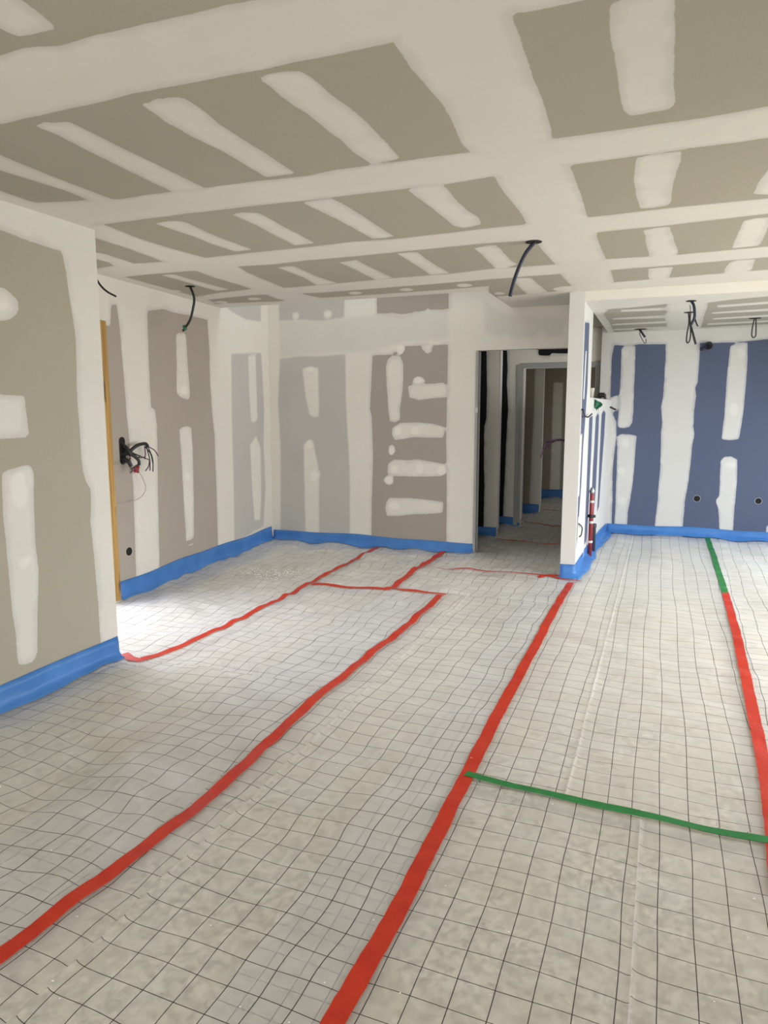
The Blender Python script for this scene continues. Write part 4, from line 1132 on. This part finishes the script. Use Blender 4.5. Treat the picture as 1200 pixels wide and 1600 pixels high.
# wires out of the far-left wall
wx0 = lambda y, d=0.0: far_x(y) + d
wb = empty('cable_bundle', (wx0(4.43), 4.43, 1.2), label='bundle of black cut wires sprouting from a slot in the far-left wall', cat='cable bundle')
bm = bmesh.new()
lathe_bm(bm, (0, 0, 0), [(0.5, 0.0), (0.5, 0.003)], 20, 'X')
for v in bm.verts:
    zz = v.co.z * 0.07 + (0.075 if v.co.z > 0 else -0.075)
    yy = 4.438 + v.co.y * 0.075
    v.co = Vector((wx0(yy, 0.0005 + v.co.x), yy, 1.205 + zz))
child(bm_obj('slot', bm, M['dark_hole']), wb)


def wall_pts(lst):
    return [(wx0(y, d), y, z) for (y, z, d) in lst]


child(tube('conduit', wall_pts([(4.43, 1.27, -0.01), (4.44, 1.22, 0.05), (4.455, 1.165, 0.075)]), 0.015, K), wb)
child(tube('conduit', wall_pts([(4.43, 1.18, -0.01), (4.46, 1.20, 0.05), (4.53, 1.245, 0.08), (4.62, 1.255, 0.09), (4.655, 1.235, 0.09)]), 0.014, K), wb)
child(tube('conduit', wall_pts([(4.43, 1.17, -0.01), (4.46, 1.18, 0.06), (4.52, 1.13, 0.09), (4.53, 1.085, 0.09)]), 0.013, K), wb)
child(tube('conduit', wall_pts([(4.42, 1.15, -0.01), (4.42, 1.13, 0.06), (4.44, 1.085, 0.08)]), 0.016, K), wb)
wr_ = random.Random(5)
for st, en in (((4.65, 1.235), (4.78, 1.145)), ((4.65, 1.235), (4.745, 1.075)), ((4.65, 1.23), (4.69, 1.02)), ((4.65, 1.23), (4.67, 1.03)),
               ((4.64, 1.23), (4.62, 1.13)), ((4.48, 1.18), (4.66, 1.12)), ((4.48, 1.16), (4.64, 1.145)), ((4.66, 1.12), (4.585, 1.035)),
               ((4.52, 1.09), (4.43, 1.06)), ((4.50, 1.06), (4.40, 1.035)), ((4.44, 1.15), (4.32, 1.11)), ((4.46, 1.2), (4.56, 1.16)),
               ((4.56, 1.16), (4.53, 1.145))):
    mid = ((st[0] + en[0]) / 2 + wr_.uniform(-.012, .012), (st[1] + en[1]) / 2 + wr_.uniform(-.012, .012))
    d0 = wr_.uniform(0.07, 0.11)
    child(tube('wire', wall_pts([(st[0], st[1], d0 - 0.01), (mid[0], mid[1], d0 + 0.01), (en[0], en[1], d0)]), 0.0045, K if wr_.random() < 0.75 else M['purple']), wb)
fe = empty('wire_connector', (wx0(4.55, 0.04), 4.55, 1.05), label='red wire connector on a thin grey pull wire below the wall bundle', cat='connector')
bm = bmesh.new()
for dy, dz, r_ in ((0, 0, 0.022), (0.018, 0.016, 0.015), (-0.016, 0.014, 0.014), (0.012, -0.02, 0.014), (-0.014, -0.015, 0.013)):
    rr = bmesh.ops.create_icosphere(bm, subdivisions=2, radius=r_, matrix=Matrix.Translation((wx0(4.55, 0.045), 4.55 + dy, 1.05 + dz)))
child(bm_obj('connector_cap', bm, M['red_wire'], True), fe)
child(tube('pull_wire', wall_pts([(4.555, 1.05, 0.045), (4.60, 0.982, 0.06), (4.628, 0.90, 0.07), (4.61, 0.85, 0.065), (4.561, 0.811, 0.05), (4.451, 0.788, 0.03), (4.36, 0.795, 0.012), (4.30, 0.804, 0.002)]), 0.0035, M['grey_wire']), fe)

# hall bundle at the pillar
hb = empty('cable_bundle', (-0.83, 6.6, 1.25), label='purple and black wires sticking out of the pillar edge in the doorway', cat='cable bundle')
bm = box_bm(bmesh.new(), (-0.832, 6.57, 1.215), (-0.819, 6.63, 1.275), 0.003)
child(bm_obj('outlet_hole', bm, M['dark_hole']), hb)
hr = random.Random(9)
for i, (ey, ez, ex) in enumerate(((0, 1.085, -1.055), (0.02, 1.16, -1.02), (0.01, 1.15, -1.0), (-0.02, 1.17, -1.035), (0.015, 1.20, -1.01), (-0.01, 1.18, -0.985))):
    child(tube('wire', [(-0.825, 6.6, 1.245 + hr.uniform(-.015, .015)), (-0.885, 6.6 + ey, 1.262 + hr.uniform(-.012, .012)), (-0.95, 6.6 + ey, 1.25 + hr.uniform(-.02, .01)),
                        ((-0.95 + ex) / 2 - 0.02, 6.6 + ey, (1.245 + ez) / 2 + 0.02), (ex, 6.6 + ey, ez)], 0.0055, M['purple'] if i % 2 == 0 else K), hb)

# kitchen side cables
cable('black hooked cable on the side of the pillar facing the kitchen', (-0.69, 6.52, 1.52),
      [('sheath', [(-0.692, 6.46, 1.525), (-0.675, 6.455, 1.53), (-0.668, 6.455, 1.50), (-0.662, 6.52, 1.475), (-0.655, 6.70, 1.462), (-0.655, 6.90, 1.475), (-0.655, 7.06, 1.490)], 0.007, K)], group='cables on the kitchen walls')
cable('short black cable sticking out of the kitchen corner above the low wall', (-0.61, 9.0, 1.55),
      [('sheath', [(-0.655, 9.0, 1.556), (-0.62, 8.98, 1.562), (-0.58, 8.96, 1.545), (-0.55, 8.95, 1.532)], 0.011, K),
       ('wire', [(-0.56, 8.95, 1.54), (-0.53, 8.95, 1.525), (-0.515, 8.94, 1.515)], 0.004, M['grey_wire']),
       ('wire', [(-0.56, 8.95, 1.535), (-0.53, 8.95, 1.54), (-0.51, 8.94, 1.53)], 0.004, M['grey_wire'])], group='cables on the kitchen walls')
cable('black cable loop near the foot of the pillar on its kitchen side', (-0.69, 6.62, 0.42),
      [('sheath', [(-0.692, 6.53, 0.50), (-0.68, 6.58, 0.485), (-0.672, 6.72, 0.44), (-0.672, 6.76, 0.40), (-0.675, 6.70, 0.36), (-0.692, 6.68, 0.35)], 0.006, K)], group='cables on the kitchen walls')
bm = box_bm(bmesh.new(), (-0.6885, 6.515, 0.37), (-0.6865, 6.555, 0.56))
bm_obj('filler_patch', bm, M['white_plastic'], label='upright white plate beside the cable loop on the pillar side', cat='plate')

# ------------------------------------------------------------------ round holes and vent in the walls
def wall_hole(c, r, axis, sgn, label, cat='hole', name='socket_hole', inner=True):
    e = empty(name, c, label=label, cat=cat, group='round holes cut in the walls')
    bm_ = bmesh.new()
    seg = 22
    prof = [(r * 0.98, 0.0), (r * 0.98, 0.0012 * sgn), (r * 0.82, 0.0012 * sgn), (r * 0.80, 0.0006 * sgn)]
    lathe_bm(bm_, c, prof, seg, axis)
    child(bm_obj('recess', bm_, M['dark_hole']), e)
    bm_ = bmesh.new()
    lathe_bm(bm_, c, [(r * 1.06, 0.0), (r * 1.05, 0.0008 * sgn), (r * 0.99, 0.0009 * sgn), (r * 0.99, 0.0)], seg, axis)
    child(bm_obj('cut_rim', bm_, M['white_plastic']), e)
    return e


wall_hole((0.407, 9.0995, 0.481), 0.038, 'Y', -1, 'round black hole in the blue kitchen wall left of the filler stripe')
wall_hole((1.06, 9.0995, 0.481), 0.036, 'Y', -1, 'round black hole in the blue kitchen wall at its right end')
wall_hole((far_x(4.45) + 0.0045, 4.45, 0.384), 0.036, 'X', 1, 'round hole low in the far-left wall beside the timber post')
wall_hole((low_x(7.25) + 0.0025, 7.25, 1.07), 0.030, 'X', 1, 'small dark hole in the striped low kitchen wall')
vt = empty('vent_pipe', (0.427, 9.09, 2.259), label='black duct stub poking from the top of the blue kitchen wall', cat='duct')
bm = lathe_bm(bmesh.new(), (0.427, 9.10, 2.262), [(0.046, 0.0), (0.046, -0.05), (0.040, -0.05), (0.038, -0.01)], 22, 'Y')
child(bm_obj('collar', bm, M['pipe_dark'], True), vt)
child(tube('duct_tail', [(0.42, 9.08, 2.262), (0.39, 9.03, 2.25), (0.345, 9.0, 2.215)], 0.018, M['blue_black'], 12), vt)

# ------------------------------------------------------------------ pipes at the low kitchen wall
pz = empty('supply_pipe', (-0.655, 7.45, 0.0), label='upright red pipe with white clips against the low kitchen wall', cat='pipe')
px_, py_ = -0.655, 7.45
bm = lathe_bm(bmesh.new(), (px_, py_, 0.02), [(0.021, 0.0), (0.021, 0.655), (0.018, 0.66)], 16)
child(bm_obj('riser', bm, M['pipe_red'], True), pz)
bm = lathe_bm(bmesh.new(), (px_, py_, 0.675), [(0.020, 0.0), (0.026, 0.004), (0.026, 0.035), (0.018, 0.045), (0.018, 0.06), (0.006, 0.065)], 16)
child(bm_obj('end_cap', bm, M['steel'], True), pz)
for z in (0.16, 0.365, 0.58):
    bm = lathe_bm(bmesh.new(), (px_, py_, z), [(0.0215, 0.0), (0.0245, 0.003), (0.0245, 0.022), (0.0215, 0.025)], 16)
    child(bm_obj('sleeve', bm, M['white_plastic'], True), pz)
bm = bmesh.new()
lathe_bm(bm, (px_, py_, 0.425), [(0.0215, 0.0), (0.030, 0.003), (0.030, 0.030), (0.0215, 0.033)], 14)
box_bm(bm, (px_ - 0.05, py_ - 0.012, 0.428), (px_ + 0.044, py_ + 0.012, 0.455), 0.003)
box_bm(bm, (px_ - 0.012, py_ - 0.055, 0.428), (px_ + 0.012, py_ + 0.05, 0.452), 0.003)
child(bm_obj('bracket', bm, M['black_plastic'], True), pz)
pd = empty('waste_pipe', (-0.645, 7.72, 0.0), label='short dark grey pipe stub beside the red pipe', cat='pipe')
bm = lathe_bm(bmesh.new(), (-0.645, 7.72, 0.02), [(0.022, 0.0), (0.022, 0.26), (0.026, 0.262), (0.026, 0.30), (0.021, 0.302), (0.020, 0.27)], 18)
child(bm_obj('stub', bm, M['pipe_dark'], True), pd)

# ------------------------------------------------------------------ things on the ledge
LEDGE = 1.6505
cu = empty('plastic_cup', (-0.755, 7.6, LEDGE), label='clear plastic cup with yellow content standing on the low wall ledge', cat='cup')
cupm = base_mat('clear_cup', (0.72, 0.70, 0.62), 0.25)
cupm.node_tree.nodes['Principled BSDF'].inputs['Alpha'].default_value = 0.75
bm = lathe_bm(bmesh.new(), (-0.722, 7.6, LEDGE), [(0.026, 0.0), (0.036, 0.098), (0.038, 0.100), (0.0345, 0.099), (0.0245, 0.004)], 22)
child(bm_obj('cup_wall', bm, cupm, True), cu)
bm = lathe_bm(bmesh.new(), (-0.722, 7.6, LEDGE + 0.005), [(0.0235, 0.0), (0.0285, 0.045), (0.027, 0.047)], 22)
child(bm_obj('yellow_content', bm, varied_mat('yellow_paste', (0.55, 0.45, 0.05), (0.62, 0.5, 0.08), 20, 0.5), True), cu)
bt = empty('battery_charger', (-0.70, 8.6, LEDGE), label='black tool battery on its charger at the end of the ledge', cat='battery charger')
bm = box_bm(bmesh.new(), (-0.765, 8.53, LEDGE), (-0.645, 8.67, LEDGE + 0.028), 0.006)
child(bm_obj('charger_base', bm, K), bt)
bm = box_bm(bmesh.new(), (-0.735, 8.54, LEDGE + 0.027), (-0.648, 8.66, LEDGE + 0.066), 0.010)
box_bm(bm, (-0.725, 8.55, LEDGE + 0.066), (-0.665, 8.65, LEDGE + 0.078), 0.004)
child(bm_obj('battery_pack', bm, K), bt)
bm = box_bm(bmesh.new(), (-0.690, 8.528, LEDGE + 0.006), (-0.680, 8.5305, LEDGE + 0.022))
box_bm(bm, (-0.672, 8.528, LEDGE + 0.006), (-0.664, 8.5305, LEDGE + 0.022))
child(bm_obj('contacts', bm, M['grey_wire']), bt)
# scrap of green tape hanging over the ledge
V, F = [], []
rows, cols = 8, 6
for i in range(rows):
    t = i / (rows - 1)
    for j in range(cols):
        u = j / (cols - 1)
        x = low_x(7.6) - 0.03 * (1 - t) + 0.012 + u * (0.035 + 0.055 * math.sin(math.pi * min(1, t * 1.15)))
        z = LEDGE + 0.006 - 0.125 * t - 0.03 * u * (1 - t) + 0.016 * math.sin(j * 2.1 + 0.5) * (t > 0.9)
        V.append((x, 7.60 + 0.022 * math.sin(j * 1.7 + i * 0.6) - 0.02 * t, z))
for i in range(rows - 1):
    for j in range(cols - 1):
        a = i * cols + j
        F.append((a, a + 1, a + cols + 1, a + cols))
o = mesh_obj('tape_scrap', V, F, M['green_tip'], True, label='crumpled green tape scrap hanging over the low wall ledge', cat='tape')
md = o.modifiers.new('thickness', 'SOLIDIFY')
md.thickness = 0.001

# white pull ring on the hall film
cable('pale coiled wire lying at the foot of the door frame in the hall', (-1.66, 9.12, 0.03),
      [('coil', [(-1.70, 9.12, 0.035), (-1.685, 9.08, 0.06), (-1.655, 9.06, 0.085), (-1.635, 9.08, 0.06), (-1.64, 9.12, 0.035), (-1.67, 9.10, 0.030), (-1.70, 9.05, 0.032)], 0.004, M['white_plastic'])], group=None)

# ------------------------------------------------------------------ plaster crumbs on the sheets
rc = random.Random(21)
V, F = [], []


def crumb(x, y, s):
    z = float(swell(np.array([x]), np.array([y]))[0]) + 0.010
    b = len(V)
    for dx, dy, dz in ((-1, -0.6, 0), (1, -0.7, 0), (0.1, 1, 0), (0, 0, 0.9)):
        V.append((x + dx * s * rc.uniform(0.6, 1.3), y + dy * s * rc.uniform(0.6, 1.3), z + dz * s * rc.uniform(0.5, 1)))
    F.extend([(b, b + 2, b + 1), (b, b + 1, b + 3), (b + 1, b + 2, b + 3), (b + 2, b, b + 3)])


for _ in range(260):
    crumb(rc.gauss(-3.35, 0.16), rc.gauss(5.6, 0.12), rc.uniform(0.004, 0.010))
for _ in range(420):
    crumb(rc.uniform(-2.8, 1.4), rc.uniform(1.0, 7.0), rc.uniform(0.0015, 0.0045))
for _ in range(60):
    crumb(rc.uniform(-1.7, -0.8), rc.uniform(5.6, 7.4), rc.uniform(0.003, 0.006))
mesh_obj('plaster_crumbs', V, F, M['crumb'], label='scattered white plaster crumbs on the plastic floor sheets', cat='plaster crumbs', kind='stuff')
